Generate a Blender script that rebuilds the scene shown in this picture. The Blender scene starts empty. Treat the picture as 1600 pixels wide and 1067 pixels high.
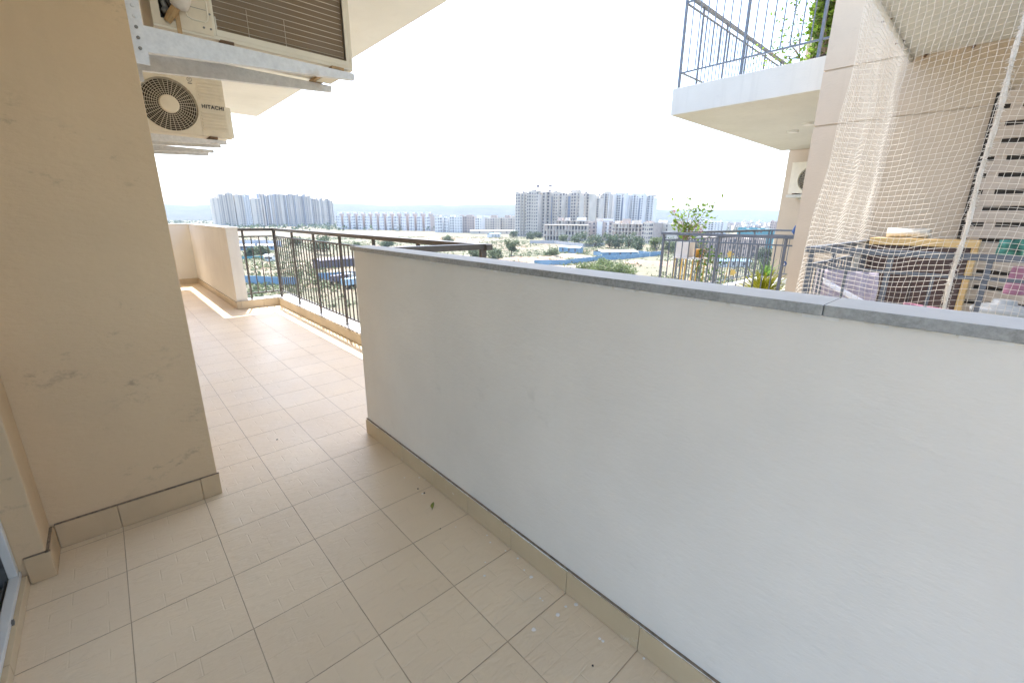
import bpy, bmesh, math, random
from mathutils import Vector, Matrix, noise
R = math.radians
random.seed(7)
S = bpy.context.scene
COL = S.collection
GZ = -15.7                      # street level, the balcony floor is z = 0

# ------------------------------------------------------------------ camera
CAM = Vector((0, 0, 1.324)); PITCH = R(15.667); YAW = R(42.531); ROLL = .0097; FPX = 683.41
_f = Vector((math.sin(YAW)*math.cos(PITCH), math.cos(YAW)*math.cos(PITCH), -math.sin(PITCH)))
_r0 = Vector((math.cos(YAW), -math.sin(YAW), 0)); _u0 = _r0.cross(_f)
_r = math.cos(ROLL)*_r0 + math.sin(ROLL)*_u0
_u = -math.sin(ROLL)*_r0 + math.cos(ROLL)*_u0
cd = bpy.data.cameras.new('camera'); cam = bpy.data.objects.new('camera', cd); COL.objects.link(cam)
cd.sensor_width = 36; cd.sensor_fit = 'HORIZONTAL'; cd.lens = 36*FPX/1600
cd.clip_start = .02; cd.clip_end = 30000
cam.matrix_world = Matrix(((_r.x, _u.x, -_f.x, CAM.x), (_r.y, _u.y, -_f.y, CAM.y), (_r.z, _u.z, -_f.z, CAM.z), (0, 0, 0, 1)))
S.camera = cam
S.render.resolution_x = 1024; S.render.resolution_y = 682

# ------------------------------------------------------------------ light
SUN = Vector((.147, .44, 1.0)).normalized()
w = bpy.data.worlds.new('World'); S.world = w; w.use_nodes = True
nt = w.node_tree; nt.nodes.clear()
sky = nt.nodes.new('ShaderNodeTexSky'); sky.sky_type = 'NISHITA'; sky.sun_disc = False
sky.sun_elevation = math.asin(SUN.z); sky.sun_rotation = math.atan2(SUN.x, SUN.y)
sky.air_density = 1.0; sky.dust_density = 3.0; sky.ozone_density = .4; sky.altitude = 200
bg = nt.nodes.new('ShaderNodeBackground'); bg.inputs[1].default_value = .15
wo = nt.nodes.new('ShaderNodeOutputWorld')
nt.links.new(sky.outputs[0], bg.inputs[0]); nt.links.new(bg.outputs[0], wo.inputs[0])
sd = bpy.data.lights.new('sun', 'SUN'); sd.energy = 2.4; sd.angle = R(.5); sd.color = (1, .985, .95)
sun = bpy.data.objects.new('sun', sd); COL.objects.link(sun)
sun.rotation_euler = (-SUN).to_track_quat('-Z', 'Y').to_euler(); sun.location = (5, 10, 40)
S.view_settings.view_transform = 'Standard'; S.view_settings.look = 'None'
S.view_settings.exposure = 2.32; S.view_settings.gamma = 1
S.cycles.max_bounces = 8; S.cycles.diffuse_bounces = 5; S.cycles.volume_bounces = 1
S.cycles.use_denoising = True

# ------------------------------------------------------------------ survey helpers
def ray(px, py): return _f*FPX + _r*(px-800) - _u*(py-533.5)
def azi(px):
    d = ray(px, 341); v = Vector((d.x, d.y, 0)); return v.normalized()
def ground(px, py, z=GZ):
    d = ray(px, py); t = (z-CAM.z)/d.z; p = CAM+d*t; return Vector((p.x, p.y, z))
def hgt(px, py, dist):          # height of a far point seen at py, dist metres away
    d = ray(px, py); return CAM.z + d.z/math.hypot(d.x, d.y)*dist

# ------------------------------------------------------------------ object helpers
def tag(o, label=None, cat=None, group=None, kind=None):
    if label: o['label'] = label
    if cat: o['category'] = cat
    if group: o['group'] = group
    if kind: o['kind'] = kind
    return o
def empty(name, loc, label, cat, group=None, rz=0):
    o = bpy.data.objects.new(name, None); COL.objects.link(o); o.location = loc; o.rotation_euler.z = rz
    o.empty_display_size = .1
    return tag(o, label, cat, group)

class MB:
    def __init__(s): s.v = []; s.f = []
    def box(s, x0, x1, y0, y1, z0, z1):
        n = len(s.v)
        s.v += [(x0,y0,z0),(x1,y0,z0),(x1,y1,z0),(x0,y1,z0),(x0,y0,z1),(x1,y0,z1),(x1,y1,z1),(x0,y1,z1)]
        s.f += [tuple(n+i for i in q) for q in ((0,3,2,1),(4,5,6,7),(0,1,5,4),(1,2,6,5),(2,3,7,6),(3,0,4,7))]
        return s
    def poly(s, pts, z0, z1):          # vertical prism
        n = len(s.v); k = len(pts)
        s.v += [(x, y, z0) for x, y in pts]+[(x, y, z1) for x, y in pts]
        s.f += [tuple(n+i for i in reversed(range(k))), tuple(n+k+i for i in range(k))]
        s.f += [(n+i, n+(i+1) % k, n+k+(i+1) % k, n+k+i) for i in range(k)]
        return s
    def tube(s, pts, r, n=8, cap=True):
        pts = [Vector(p) for p in pts]; b = len(s.v); m = len(pts)
        rr = r if isinstance(r, (list, tuple)) else [r]*m
        prev = None
        for i, p in enumerate(pts):
            t = (pts[min(i+1, m-1)]-pts[max(i-1, 0)])
            if t.length < 1e-9: t = Vector((0, 0, 1))
            t.normalize()
            if prev is None:
                a = Vector((0, 0, 1)) if abs(t.z) < .9 else Vector((1, 0, 0))
                u = t.cross(a).normalized()
            else:
                u = (prev - t*prev.dot(t)).normalized()
            prev = u; q = t.cross(u)
            for k in range(n):
                an = 2*math.pi*k/n
                s.v.append(tuple(p+(u*math.cos(an)+q*math.sin(an))*rr[i]))
        for i in range(m-1):
            for k in range(n):
                a0 = b+i*n+k; a1 = b+i*n+(k+1) % n
                s.f.append((a0, a1, a1+n, a0+n))
        if cap:
            s.f.append(tuple(b+k for k in reversed(range(n)))); s.f.append(tuple(b+(m-1)*n+k for k in range(n)))
        return s
    def quad(s, a, b, c, d):
        n = len(s.v); s.v += [tuple(a), tuple(b), tuple(c), tuple(d)]; s.f.append((n, n+1, n+2, n+3)); return s
    def lathe(s, prof, c, n=24, axis='z'):
        b = len(s.v); m = len(prof)
        for r, h in prof:
            for k in range(n):
                an = 2*math.pi*k/n; x, y = r*math.cos(an), r*math.sin(an)
                if axis == 'z': p = (c[0]+x, c[1]+y, c[2]+h)
                elif axis == 'y': p = (c[0]+x, c[1]+h, c[2]+y)
                else: p = (c[0]+h, c[1]+x, c[2]+y)
                s.v.append(p)
        for i in range(m-1):
            for k in range(n):
                a0 = b+i*n+k; a1 = b+i*n+(k+1) % n
                s.f.append((a0, a1, a1+n, a0+n))
        s.f.append(tuple(b+k for k in reversed(range(n)))); s.f.append(tuple(b+(m-1)*n+k for k in range(n)))
        return s
    def build(s, name, mat, parent=None, bevel=0, smooth=False, seg=2):
        me = bpy.data.meshes.new(name); me.from_pydata(s.v, [], s.f); me.update()
        bm = bmesh.new(); bm.from_mesh(me)
        bmesh.ops.recalc_face_normals(bm, faces=bm.faces)
        if bevel:
            es = [e for e in bm.edges if len(e.link_faces) == 2 and e.calc_face_angle(0) > .6]
            bmesh.ops.bevel(bm, geom=es, offset=bevel, segments=seg, affect='EDGES', profile=.6)
        if smooth:
            for f in bm.faces: f.smooth = True
        bm.to_mesh(me); bm.free()
        me.materials.append(mat)
        o = bpy.data.objects.new(name, me); COL.objects.link(o)
        if parent: o.parent = parent
        return o
def child_at(root, mb, name, mat, parent=None, **k):
    """mesh given in world coordinates, parented to a root that stands elsewhere"""
    l = root.location; c, s = math.cos(-root.rotation_euler.z), math.sin(-root.rotation_euler.z)
    mb.v = [((x-l.x)*c-(y-l.y)*s, (x-l.x)*s+(y-l.y)*c, z-l.z) for x, y, z in mb.v]
    return mb.build(name, mat, parent or root, **k)

# ------------------------------------------------------------------ materials
def nodes(name):
    m = bpy.data.materials.new(name); m.use_nodes = True
    t = m.node_tree; b = t.nodes['Principled BSDF']; return m, t, b
def N(t, typ, **k):
    n = t.nodes.new(typ)
    for a, v in k.items():
        if a.startswith('i_'):
            key = a[2:]; key = int(key) if key.isdigit() else key
            n.inputs[key].default_value = v
        else: setattr(n, a, v)
    return n
def coords(t, scale=(1, 1, 1), kind='Object', loc=(0, 0, 0)):
    tc = N(t, 'ShaderNodeTexCoord'); mp = N(t, 'ShaderNodeMapping')
    mp.inputs['Scale'].default_value = scale; mp.inputs['Location'].default_value = loc
    t.links.new(tc.outputs[kind], mp.inputs[0]); return mp.outputs[0]
def ramp(t, src, stops):
    r = N(t, 'ShaderNodeValToRGB'); e = r.color_ramp.elements
    while len(e) < len(stops): e.new(.5)
    for i, (p, c) in enumerate(stops):
        e[i].position = p; e[i].color = (c[0], c[1], c[2], 1) if isinstance(c, tuple) else (c, c, c, 1)
    t.links.new(src, r.inputs[0]); return r.outputs[0]
def mixc(t, fac, a, b, mode='MIX'):
    m = N(t, 'ShaderNodeMix', data_type='RGBA', blend_type=mode)
    for v, i in ((fac, 0), (a, 6), (b, 7)):
        if hasattr(v, 'links'): t.links.new(v, m.inputs[i])
        elif i == 0: m.inputs[0].default_value = v
        else: m.inputs[i].default_value = (*v, 1)
    return m.outputs[2]
def bump(t, b, h, strength=.3, dist=.01, prev=None):
    n = N(t, 'ShaderNodeBump'); n.inputs['Strength'].default_value = strength; n.inputs['Distance'].default_value = dist
    t.links.new(h, n.inputs['Height'])
    if prev: t.links.new(prev, n.inputs['Normal'])
    t.links.new(n.outputs[0], b.inputs['Normal']); return n.outputs[0]
def math_(t, op, a, b=None, c=None):
    m = N(t, 'ShaderNodeMath', operation=op)
    for i, v in enumerate((a, b, c)):
        if v is None: continue
        if hasattr(v, 'links'): t.links.new(v, m.inputs[i])
        else: m.inputs[i].default_value = v
    return m.outputs[0]
def noise_(t, vec, scale, detail=5, rough=.55):
    n = N(t, 'ShaderNodeTexNoise'); n.inputs['Scale'].default_value = scale; n.inputs['Detail'].default_value = detail
    n.inputs['Roughness'].default_value = rough; t.links.new(vec, n.inputs['Vector']); return n.outputs[0]

def simple(name, c, rough=.6, metal=0, var=.12, scale=12, bmp=.0, bscale=60, bdist=.003, spec=None):
    m, t, b = nodes(name); v = coords(t)
    n = noise_(t, v, scale)
    lo = tuple(max(0, x*(1-var)) for x in c); hi = tuple(min(1, x*(1+var)) for x in c)
    t.links.new(ramp(t, n, [(.3, lo), (.7, hi)]), b.inputs['Base Color'])
    b.inputs['Roughness'].default_value = rough; b.inputs['Metallic'].default_value = metal
    if spec is not None: b.inputs['Specular IOR Level'].default_value = spec
    if bmp: bump(t, b, noise_(t, v, bscale), bmp, bdist)
    return m

def plaster(name, c, dirt=(.2, .15, .1), dirt_amt=.35, streak=.25, bmp=.35):
    m, t, b = nodes(name); v = coords(t)
    n1 = noise_(t, v, 1.7, 6, .6); n2 = noise_(t, v, 9, 6, .65)
    base = ramp(t, n1, [(.3, tuple(x*.93 for x in c)), (.7, tuple(min(1, x*1.04) for x in c))])
    # scuffs: broken blotches
    d1 = ramp(t, noise_(t, coords(t, (1, 1, 1.6), loc=(3, 1, 0)), 7, 8, .75), [(.57, 0), (.68, 1)])
    d2 = ramp(t, noise_(t, v, 2.3, 3), [(.47, 0), (.62, 1)])
    fac = math_(t, 'MULTIPLY', math_(t, 'MULTIPLY', d1, d2), dirt_amt)
    col = mixc(t, fac, base, dirt)
    # faint vertical run marks
    st = ramp(t, noise_(t, coords(t, (9, 9, .35)), 1.5, 4), [(.55, 0), (.78, 1)])
    col = mixc(t, math_(t, 'MULTIPLY', st, streak), col, tuple(x*.72 for x in c))
    t.links.new(col, b.inputs['Base Color']); b.inputs['Roughness'].default_value = .72
    nb = bump(t, b, noise_(t, coords(t, (1, 1, 2.2)), 26, 6, .6), bmp, .006)
    vv = N(t, 'ShaderNodeTexVoronoi'); vv.inputs['Scale'].default_value = 55; t.links.new(v, vv.inputs['Vector'])
    pits = ramp(t, vv.outputs['Distance'], [(.05, 0), (.16, 1)])
    bump(t, b, pits, .10, .003, nb)
    return m

M = {}
M['beige'] = plaster('beige_wall_paint', (.63, .465, .285), dirt=(.30, .22, .15), dirt_amt=.7, streak=.16, bmp=.5)
M['white_plaster'] = plaster('white_wall_paint', (.79, .755, .695), dirt=(.5, .47, .42), dirt_amt=.2, streak=.05, bmp=.42)
M['parapet'] = plaster('parapet_paint', (.78, .77, .74), dirt=(.5, .45, .4), dirt_amt=.3, streak=.2)
M['ceiling'] = plaster('ceiling_paint', (.80, .80, .77), dirt_amt=.1, streak=.0)
M['nb_wall'] = plaster('tan_tower_paint', (.53, .44, .33), dirt=(.3, .25, .2), dirt_amt=.2, streak=.2)
M['nb_slab'] = plaster('pale_slab_paint', (.54, .54, .50), dirt=(.35, .33, .3), dirt_amt=.25, streak=.35)
M['skirt'] = None

def tile_floor():
    m, t, b = nodes('floor_tiles'); v = coords(t, loc=(-.1452, -.2197, 0))   # tile lattice phase
    br = N(t, 'ShaderNodeTexBrick', offset=0, squash=1)
    for k, x in (('Scale', 1), ('Mortar Size', .0016), ('Mortar Smooth', .2), ('Brick Width', .3), ('Row Height', .3), ('Bias', 0)):
        br.inputs[k].default_value = x
    br.inputs['Color1'].default_value = (.70, .575, .41, 1); br.inputs['Color2'].default_value = (.735, .61, .44, 1)
    br.inputs['Mortar'].default_value = (.40, .31, .21, 1)
    t.links.new(v, br.inputs['Vector'])
    # embossed blocks inside each tile
    e = N(t, 'ShaderNodeTexBrick', offset=.37, offset_frequency=2)
    for k, x in (('Scale', 1), ('Mortar Size', .003), ('Mortar Smooth', .8), ('Brick Width', .15), ('Row Height', .075)):
        e.inputs[k].default_value = x
    t.links.new(v, e.inputs['Vector'])
    patch = ramp(t, noise_(t, v, 9, 2), [(.44, .15), (.56, 1)])
    slate = noise_(t, coords(t, (3.0, 9.0, 1)), 5.5, 4, .55)
    wv = N(t, 'ShaderNodeTexNoise'); wv.inputs['Scale'].default_value = 14; wv.inputs['Distortion'].default_value = 1.6
    t.links.new(coords(t, (.8, 2.6, 1)), wv.inputs['Vector'])
    col = mixc(t, ramp(t, noise_(t, v, 1.6, 2, .5), [(.35, 0), (.8, .35)]), br.outputs['Color'], (.50, .40, .29))
    # fine dirt freckles and pale drips of wall paint near the partition wall
    fr = ramp(t, noise_(t, v, 120, 2), [(.72, 0), (.78, 1)])
    col = mixc(t, math_(t, 'MULTIPLY', fr, .25), col, (.3, .22, .14))
    gm = ramp(t, noise_(t, v, 5, 3), [(.4, .0), (.62, .9)])
    dirty = math_(t, 'MULTIPLY', br.outputs['Fac'], gm)
    col = mixc(t, dirty, mixc(t, .65, br.outputs['Color'], (.60, .50, .38)) if False else col, (.43, .33, .22))
    t.links.new(col, b.inputs['Base Color'])
    rg = ramp(t, noise_(t, v, 3, 3), [(.3, .36), (.7, .48)]); t.links.new(rg, b.inputs['Roughness'])
    h1 = math_(t, 'SUBTRACT', 1.0, br.outputs['Fac'])
    n1 = bump(t, b, h1, .9, .0025)
    groove = math_(t, 'MULTIPLY', e.outputs['Fac'], patch)
    n2 = bump(t, b, math_(t, 'SUBTRACT', 1.0, groove), .42, .003, n1)
    n3 = bump(t, b, wv.outputs[0], .28, .009, n2)
    bump(t, b, slate, .12, .007, n3)
    return m
M['tile'] = tile_floor()
def skirt_mat():
    m, t, b = nodes('skirting_tile'); v = coords(t)
    base = ramp(t, noise_(t, v, 5, 5), [(.3, (.54, .425, .27)), (.7, (.59, .47, .31))])
    bl = math_(t, 'MULTIPLY', ramp(t, noise_(t, v, 24, 6, .7), [(.60, 0), (.66, 1)]), ramp(t, noise_(t, v, 3.2, 2), [(.52, 0), (.6, 1)]))
    t.links.new(mixc(t, math_(t, 'MULTIPLY', bl, .75), base, (.72, .69, .64)), b.inputs['Base Color'])
    b.inputs['Roughness'].default_value = .6; bump(t, b, noise_(t, v, 30), .1, .003); return m
M['skirt'] = skirt_mat()
M['skirt_tan'] = simple('tan_skirting_tile', (.53, .39, .235), .6, 0, .08, 6, .1, 30)
M['skirt_kerb'] = simple('cream_kerb_tile', (.60, .51, .38), .5, 0, .07, 6, .1, 30)
def stone(name, c, hi, rough=.3, scale=90):
    m, t, b = nodes(name); v = coords(t)
    n = noise_(t, v, scale, 4, .7); n2 = noise_(t, v, 6, 5)
    col = mixc(t, ramp(t, n2, [(.35, 0), (.7, .6)]), ramp(t, n, [(.35, c), (.65, hi)]), tuple(x*1.25 for x in hi))
    t.links.new(col, b.inputs['Base Color']); b.inputs['Roughness'].default_value = rough
    bump(t, b, n, .08, .002); return m
def dusty(m):  # paler upward faces: sky brightness on the coping top put into this dust colour
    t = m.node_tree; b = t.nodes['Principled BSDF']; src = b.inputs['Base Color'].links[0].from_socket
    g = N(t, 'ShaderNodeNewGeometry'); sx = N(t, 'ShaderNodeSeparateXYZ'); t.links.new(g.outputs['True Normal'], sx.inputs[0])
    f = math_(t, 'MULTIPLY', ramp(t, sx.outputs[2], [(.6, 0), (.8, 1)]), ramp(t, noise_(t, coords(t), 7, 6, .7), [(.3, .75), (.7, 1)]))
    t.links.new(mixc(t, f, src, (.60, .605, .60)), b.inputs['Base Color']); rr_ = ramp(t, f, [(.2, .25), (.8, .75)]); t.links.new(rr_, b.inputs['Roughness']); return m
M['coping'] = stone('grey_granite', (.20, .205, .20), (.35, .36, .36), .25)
dusty(M['coping'])  # top faces carry the open sky's brightness in their colour
M['coping_white'] = stone('pale_marble', (.66, .66, .64), (.78, .77, .75), .3, 40)
M['rail'] = simple('dark_grey_metal_paint', (.10, .088, .078), .42, .2, .15, 30, .1, 120)
M['rail_blue'] = simple('blue_grey_metal_paint', (.125, .145, .175), .45, .15, .15, 30, .1, 120)
def galv():
    m, t, b = nodes('galvanised_steel'); v = coords(t)
    vo = N(t, 'ShaderNodeTexVoronoi'); vo.inputs['Scale'].default_value = 70; t.links.new(v, vo.inputs['Vector'])
    c1 = ramp(t, noise_(t, v, 26, 6, .7), [(.35, (.60, .62, .64)), (.65, (.72, .74, .76))])
    c2 = mixc(t, .12, c1, ramp(t, vo.outputs['Distance'], [(.1, .45), (.6, .8)]))
    t.links.new(mixc(t, ramp(t, noise_(t, v, 8), [(.62, 0), (.75, .5)]), c2, (.5, .42, .33)), b.inputs['Base Color'])
    b.inputs['Metallic'].default_value = .25; b.inputs['Roughness'].default_value = .5; bump(t, b, noise_(t, v, 60), .12, .002); return m
M['galv'] = galv()
M['ac'] = simple('cream_enamel', (.72, .67, .55), .4, 0, .06, 9, .05, 40)
M['ac_dirty'] = simple('aged_cream_enamel', (.66, .58, .44), .5, 0, .14, 7, .1, 40)
M['dark'] = simple('dark_interior', (.03, .024, .018), .7)
M['rust'] = simple('rusty_bolt', (.16, .10, .06), .7, .3, .3, 60)
M['foam'] = simple('weathered_pipe_foam', (.66, .60, .52), .85, 0, .12, 14, .4, 60, .006)
M['tape'] = simple('brown_pipe_tape', (.42, .27, .12), .5, 0, .2, 40)
M['ink'] = simple('black_lettering', (.03, .03, .035), .5)
def coil():
    m, t, b = nodes('condenser_fins'); v = coords(t)
    wv = N(t, 'ShaderNodeTexWave', wave_type='BANDS', bands_direction='X'); wv.inputs['Scale'].default_value = 130
    wv.inputs['Distortion'].default_value = .8; t.links.new(v, wv.inputs['Vector'])
    c = mixc(t, ramp(t, wv.outputs[0], [(.2, 0), (.8, 1)]), (.16, .12, .085), (.30, .235, .165))
    c = mixc(t, ramp(t, noise_(t, v, 6, 5), [(.4, 0), (.7, .6)]), c, (.22, .15, .08))
    t.links.new(c, b.inputs['Base Color']); b.inputs['Metallic'].default_value = .3; b.inputs['Roughness'].default_value = .5
    bump(t, b, wv.outputs[0], .4, .003); return m
M['coil'] = coil()
M['coil_tube'] = simple('bright_tube', (.62, .58, .5), .35, .5, .1)
M['frame_white'] = simple('white_powder_coat', (.62, .63, .61), .35, 0, .05)
M['track'] = simple('dirty_aluminium', (.20, .20, .19), .45, .5, .3, 30)
M['glass'] = None
def glassm():
    m, t, b = nodes('thin_door_glass')
    tr = N(t, 'ShaderNodeBsdfTransparent'); tr.inputs[0].default_value = (.86, .90, .88, 1)
    gl = N(t, 'ShaderNodeBsdfGlossy'); gl.inputs['Roughness'].default_value = .03
    fr = N(t, 'ShaderNodeFresnel'); fr.inputs[0].default_value = 1.5
    mx = N(t, 'ShaderNodeMixShader'); t.links.new(fr.outputs[0], mx.inputs[0]); t.links.new(tr.outputs[0], mx.inputs[1]); t.links.new(gl.outputs[0], mx.inputs[2])
    out = [n for n in t.nodes if n.type == 'OUTPUT_MATERIAL'][0]; t.links.new(mx.outputs[0], out.inputs[0]); return m
M['glass'] = glassm()
M['net'] = simple('white_nylon_cord', (.62, .58, .50), .9, 0, .05)
M['mortar'] = simple('dark_joint', (.20, .155, .11), .9, 0, .4, 60)
M['putty'] = simple('putty_white', (.78, .77, .75), .85, 0, .1, 40)
M['wood'] = simple('yellow_pine', (.62, .42, .18), .5, 0, .15, 8)
M['choc'] = simple('dark_brown_laminate', (.07, .042, .036), .45, 0, .12, 10)
M['stonepanel'] = simple('beige_louvre_board', (.50, .42, .34), .65, 0, .1, 6)
def leafm(name, c, trans=.25, var=.4, scale=.9):
    m, t, b = nodes(name); g = N(t, 'ShaderNodeNewGeometry')
    rnd = g.outputs['Random Per Island']
    lo = tuple(x*(1-var) for x in c); hi = tuple(min(1, x*(1+var)) for x in c)
    col = mixc(t, rnd, lo, hi)
    t.links.new(col, b.inputs['Base Color']); b.inputs['Roughness'].default_value = .55
    tr = N(t, 'ShaderNodeBsdfTranslucent'); t.links.new(col, tr.inputs[0])
    mx = N(t, 'ShaderNodeMixShader'); mx.inputs[0].default_value = trans
    out = [n for n in t.nodes if n.type == 'OUTPUT_MATERIAL'][0]
    t.links.new(b.outputs[0], mx.inputs[1]); t.links.new(tr.outputs[0], mx.inputs[2]); t.links.new(mx.outputs[0], out.inputs[0])
    return m
M['leaf'] = leafm('tree_foliage', (.08, .115, .055))
M['leaf_pale'] = leafm('dusty_foliage', (.12, .15, .07))
M['leaf_bright'] = leafm('bright_shrub_leaves', (.16, .25, .03), .4)
M['leaf_ivy'] = leafm('balcony_leaves', (.10, .20, .03), .4)
M['leaf_palm'] = leafm('yellow_green_fronds', (.38, .38, .03), .4)
M['leaf_bush'] = leafm('thorn_bush_leaves', (.135, .175, .055), .3)
M['flower'] = leafm('pink_bracts', (.45, .18, .22), .3, .3)
M['bark'] = simple('bark', (.14, .10, .07), .9, 0, .3, 20, .5, 40)
M['stem'] = simple('woody_stem', (.28, .20, .12), .8, 0, .2, 30)

# ================================================================== THE SETTING
# ---- ground, hills, road
def ground_mat():
    m, t, b = nodes('dry_scrub_ground'); v = coords(t)
    n1 = noise_(t, v, .012, 8, .62); n2 = noise_(t, v, .06, 8, .7); n3 = noise_(t, v, .4, 6, .7)
    sand = ramp(t, n2, [(.3, (.165, .115, .078)), (.55, (.215, .165, .115)), (.75, (.27, .225, .17))])
    green = ramp(t, n3, [(.3, (.075, .085, .045)), (.7, (.135, .13, .08))])
    f = ramp(t, math_(t, 'ADD', math_(t, 'MULTIPLY', n1, .55), math_(t, 'MULTIPLY', n2, .45)), [(.40, 0), (.50, .85)])
    col = mixc(t, f, sand, green)
    col = mixc(t, ramp(t, noise_(t, v, .03, 3), [(.6, 0), (.66, .7)]), col, (.24, .15, .10))
    t.links.new(col, b.inputs['Base Color']); b.inputs['Roughness'].default_value = .95
    bump(t, b, n3, .6, .4); return m
M['ground'] = ground_mat()
g = MB()
n = 40; ext = 9000
g.quad((-ext, -1500, GZ), (ext, -1500, GZ), (ext, ext, GZ), (-ext, ext, GZ))
tag(g.build('ground', M['ground']), kind='structure')

def hill_mat():
    m, t, b = nodes('scrub_hillside'); v = coords(t)
    c = ramp(t, noise_(t, v, .012, 8, .7), [(.35, (.028, .035, .022)), (.6, (.055, .058, .036)), (.75, (.10, .088, .06))])
    t.links.new(c, b.inputs['Base Color']); b.inputs['Roughness'].default_value = 1; bump(t, b, noise_(t, v, .02, 8, .7), .8, 12); return m
M['hill'] = hill_mat()
def ridge(name, prof, D, front, back, seed):
    """prof: (px, py) skyline points, the ridge really stands D metres off"""
    xs = []
    for i in range(len(prof)-1):
        k = max(2, int(abs(prof[i+1][0]-prof[i][0])/5))
        for j in range(k): 
            a = j/k; s = a*a*(3-2*a); xs.append((prof[i][0]*(1-a)+prof[i+1][0]*a, prof[i][1]*(1-s)+prof[i+1][1]*s))
    xs.append(prof[-1]); rows = 14; mb = MB()
    for x, y in xs:
        a = azi(x); H = hgt(x, y, D)-GZ
        for r in range(rows):
            u = r/(rows-1)*2-1
            dist = D+(u*front if u < 0 else u*back)
            prof_h = (1-abs(u))**.8 if u < 0 else (1-u)
            nz = noise.fractal(Vector((a.x*dist*.0016+seed, a.y*dist*.0016, .3)), 1., 2., 6)
            h = H*prof_h*(1+.28*nz*(1-prof_h)*2) + H*.03*nz*prof_h
            mb.v.append((a.x*dist, a.y*dist, GZ-2+max(h, 0)))
    for i in range(len(xs)-1):
        for r in range(rows-1):
            b = i*rows+r; mb.f.append((b, b+rows, b+rows+1, b+1))
    o = mb.build(name, M['hill'], smooth=True); return tag(o, kind='structure')
ridge('hills', [(120, 322), (200, 320), (262, 318), (300, 319.5), (335, 317.5), (400, 316), (470, 317), (522, 316), (560, 318), (600, 320.5), (640, 319.5), (683, 317.5),
                (705, 319), (740, 318), (790, 319), (830, 320), (900, 321), (960, 322), (1020, 325), (1060, 330)], 3200, 1300, 700, 2.)
ridge('far_hills', [(780, 332), (860, 329), (980, 327.5), (1060, 326.5), (1100, 327), (1150, 327), (1200, 327.5), (1240, 328), (1300, 330), (1400, 333)], 5200, 1600, 800, 9.)

# ---- our balcony: floor slab, ceiling slab (structure of the setting)
fl = MB().poly([(-.455, -4.6), (1.045, -4.6), (1.045, 2.49), (1.86, 2.49), (1.86, 7.37), (1.30, 7.37), (1.30, 10.9), (.2, 10.9), (.2, 2.37), (-.455, 2.37)], -.28, 0)
tag(fl.build('floor', M['tile']), kind='structure')
c = MB().poly([(-3.2, -1.4), (2.07, -1.4), (2.07, 8.06), (1.44, 8.06), (1.44, 11.2), (.215, 11.2), (.215, 2.37), (-3.2, 2.37)], 2.78, 3.12)
tag(c.build('ceiling', M['ceiling'], bevel=.004), kind='structure')

# ---- our building as a thing: flank wall, door wall, lower storeys
bl = empty('apartment_block', (-2, 6, GZ), 'beige stained wall of the flat at left, air conditioners hang behind its edge', 'building')
child_at(bl, MB().box(-6, .215, 2.37, 11.2, 0, 2.775), 'corner_wall', M['beige'], bevel=.004)
child_at(bl, MB().box(-.62, -.362, 2.182, 2.368, 0, 2.775), 'door_pier', M['beige'], bevel=.004)
child_at(bl, MB().box(-.62, -.43, .05, 2.173, 2.25, 2.775), 'lintel', M['beige'])
child_at(bl, MB().box(-3.2, -.43, -.10, .04, 0, 2.775), 'rear_wall', M['parapet'])
child_at(bl, MB().box(-3.4, -3.2, -.10, .10, 0, 2.775), 'room_wall', M['parapet'])
child_at(bl, MB().box(-3.4, -3.2, .10, 2.37, 0, .25), 'room_wall', M['parapet'])  # unseen opening above this piece, added so skylight reaches the partition wall
child_at(bl, MB().box(-3.4, -3.2, .10, 2.37, 2.6, 2.775), 'room_wall', M['parapet'])
child_at(bl, MB().box(-3.2, -.62, -.10, 2.37, -.28, -.03), 'room_floor', M['parapet'])
child_at(bl, MB().box(-6, 1.84, -4.6, 7.3, GZ, -.284), 'facade_below', M['beige'])
child_at(bl, MB().box(-6, 1.28, 7.3, 11.0, GZ, -.284), 'facade_below', M['beige'])
# skirting tiles along the corner wall and the pier
def skirt_run(root, kind, p, q, face, z1, joints, thick=.014, mat=None, gap=.0025):
    """tiles along x (kind 'x': from x=p to q at y=face) or along y, each cut at the joints"""
    cuts = [p]+[j for j in sorted(joints) if p+.02 < j < q-.02]+[q]
    for i, (a, b) in enumerate(zip(cuts[:-1], cuts[1:])):
        mb = MB(); dz = random.uniform(-.002, .002)
        lo, hi = (face-thick, face) if thick > 0 else (face, face-thick)
        if kind == 'x': mb.box(a+gap/2, b-gap/2, lo, hi, .001, z1+dz)
        else: mb.box(lo, hi, a+gap/2, b-gap/2, .001, z1+dz)
        child_at(root, mb, 'skirting_tile', mat or M['skirt'], bevel=.002)
    mb = MB()
    if kind == 'x': mb.box(p, q, face-abs(thick)*.6, face+.002, z1-.004, z1+.0025)
    else:
        s = 1 if thick > 0 else -1
        lo, hi = sorted((face-s*abs(thick)*.6, face+s*.002)); mb.box(lo, hi, p, q, z1+.0035, z1+.0065) if abs(z1-.093) < .001 else mb.box(lo, hi, p, q, z1-.004, z1+.0025)
    child_at(root, mb, 'joint_line', M['mortar'])
skirt_run(bl, 'x', -.349, .222, 2.369, .108, [-.155+.0, .145], mat=M['skirt_tan'])
skirt_run(bl, 'y', 2.170, 2.353, -.361, .108, [], thick=-.012, mat=M['skirt_tan'])
skirt_run(bl, 'x', -.42, -.350, 2.181, .108, [], thick=.012, mat=M['skirt_tan'])

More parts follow.
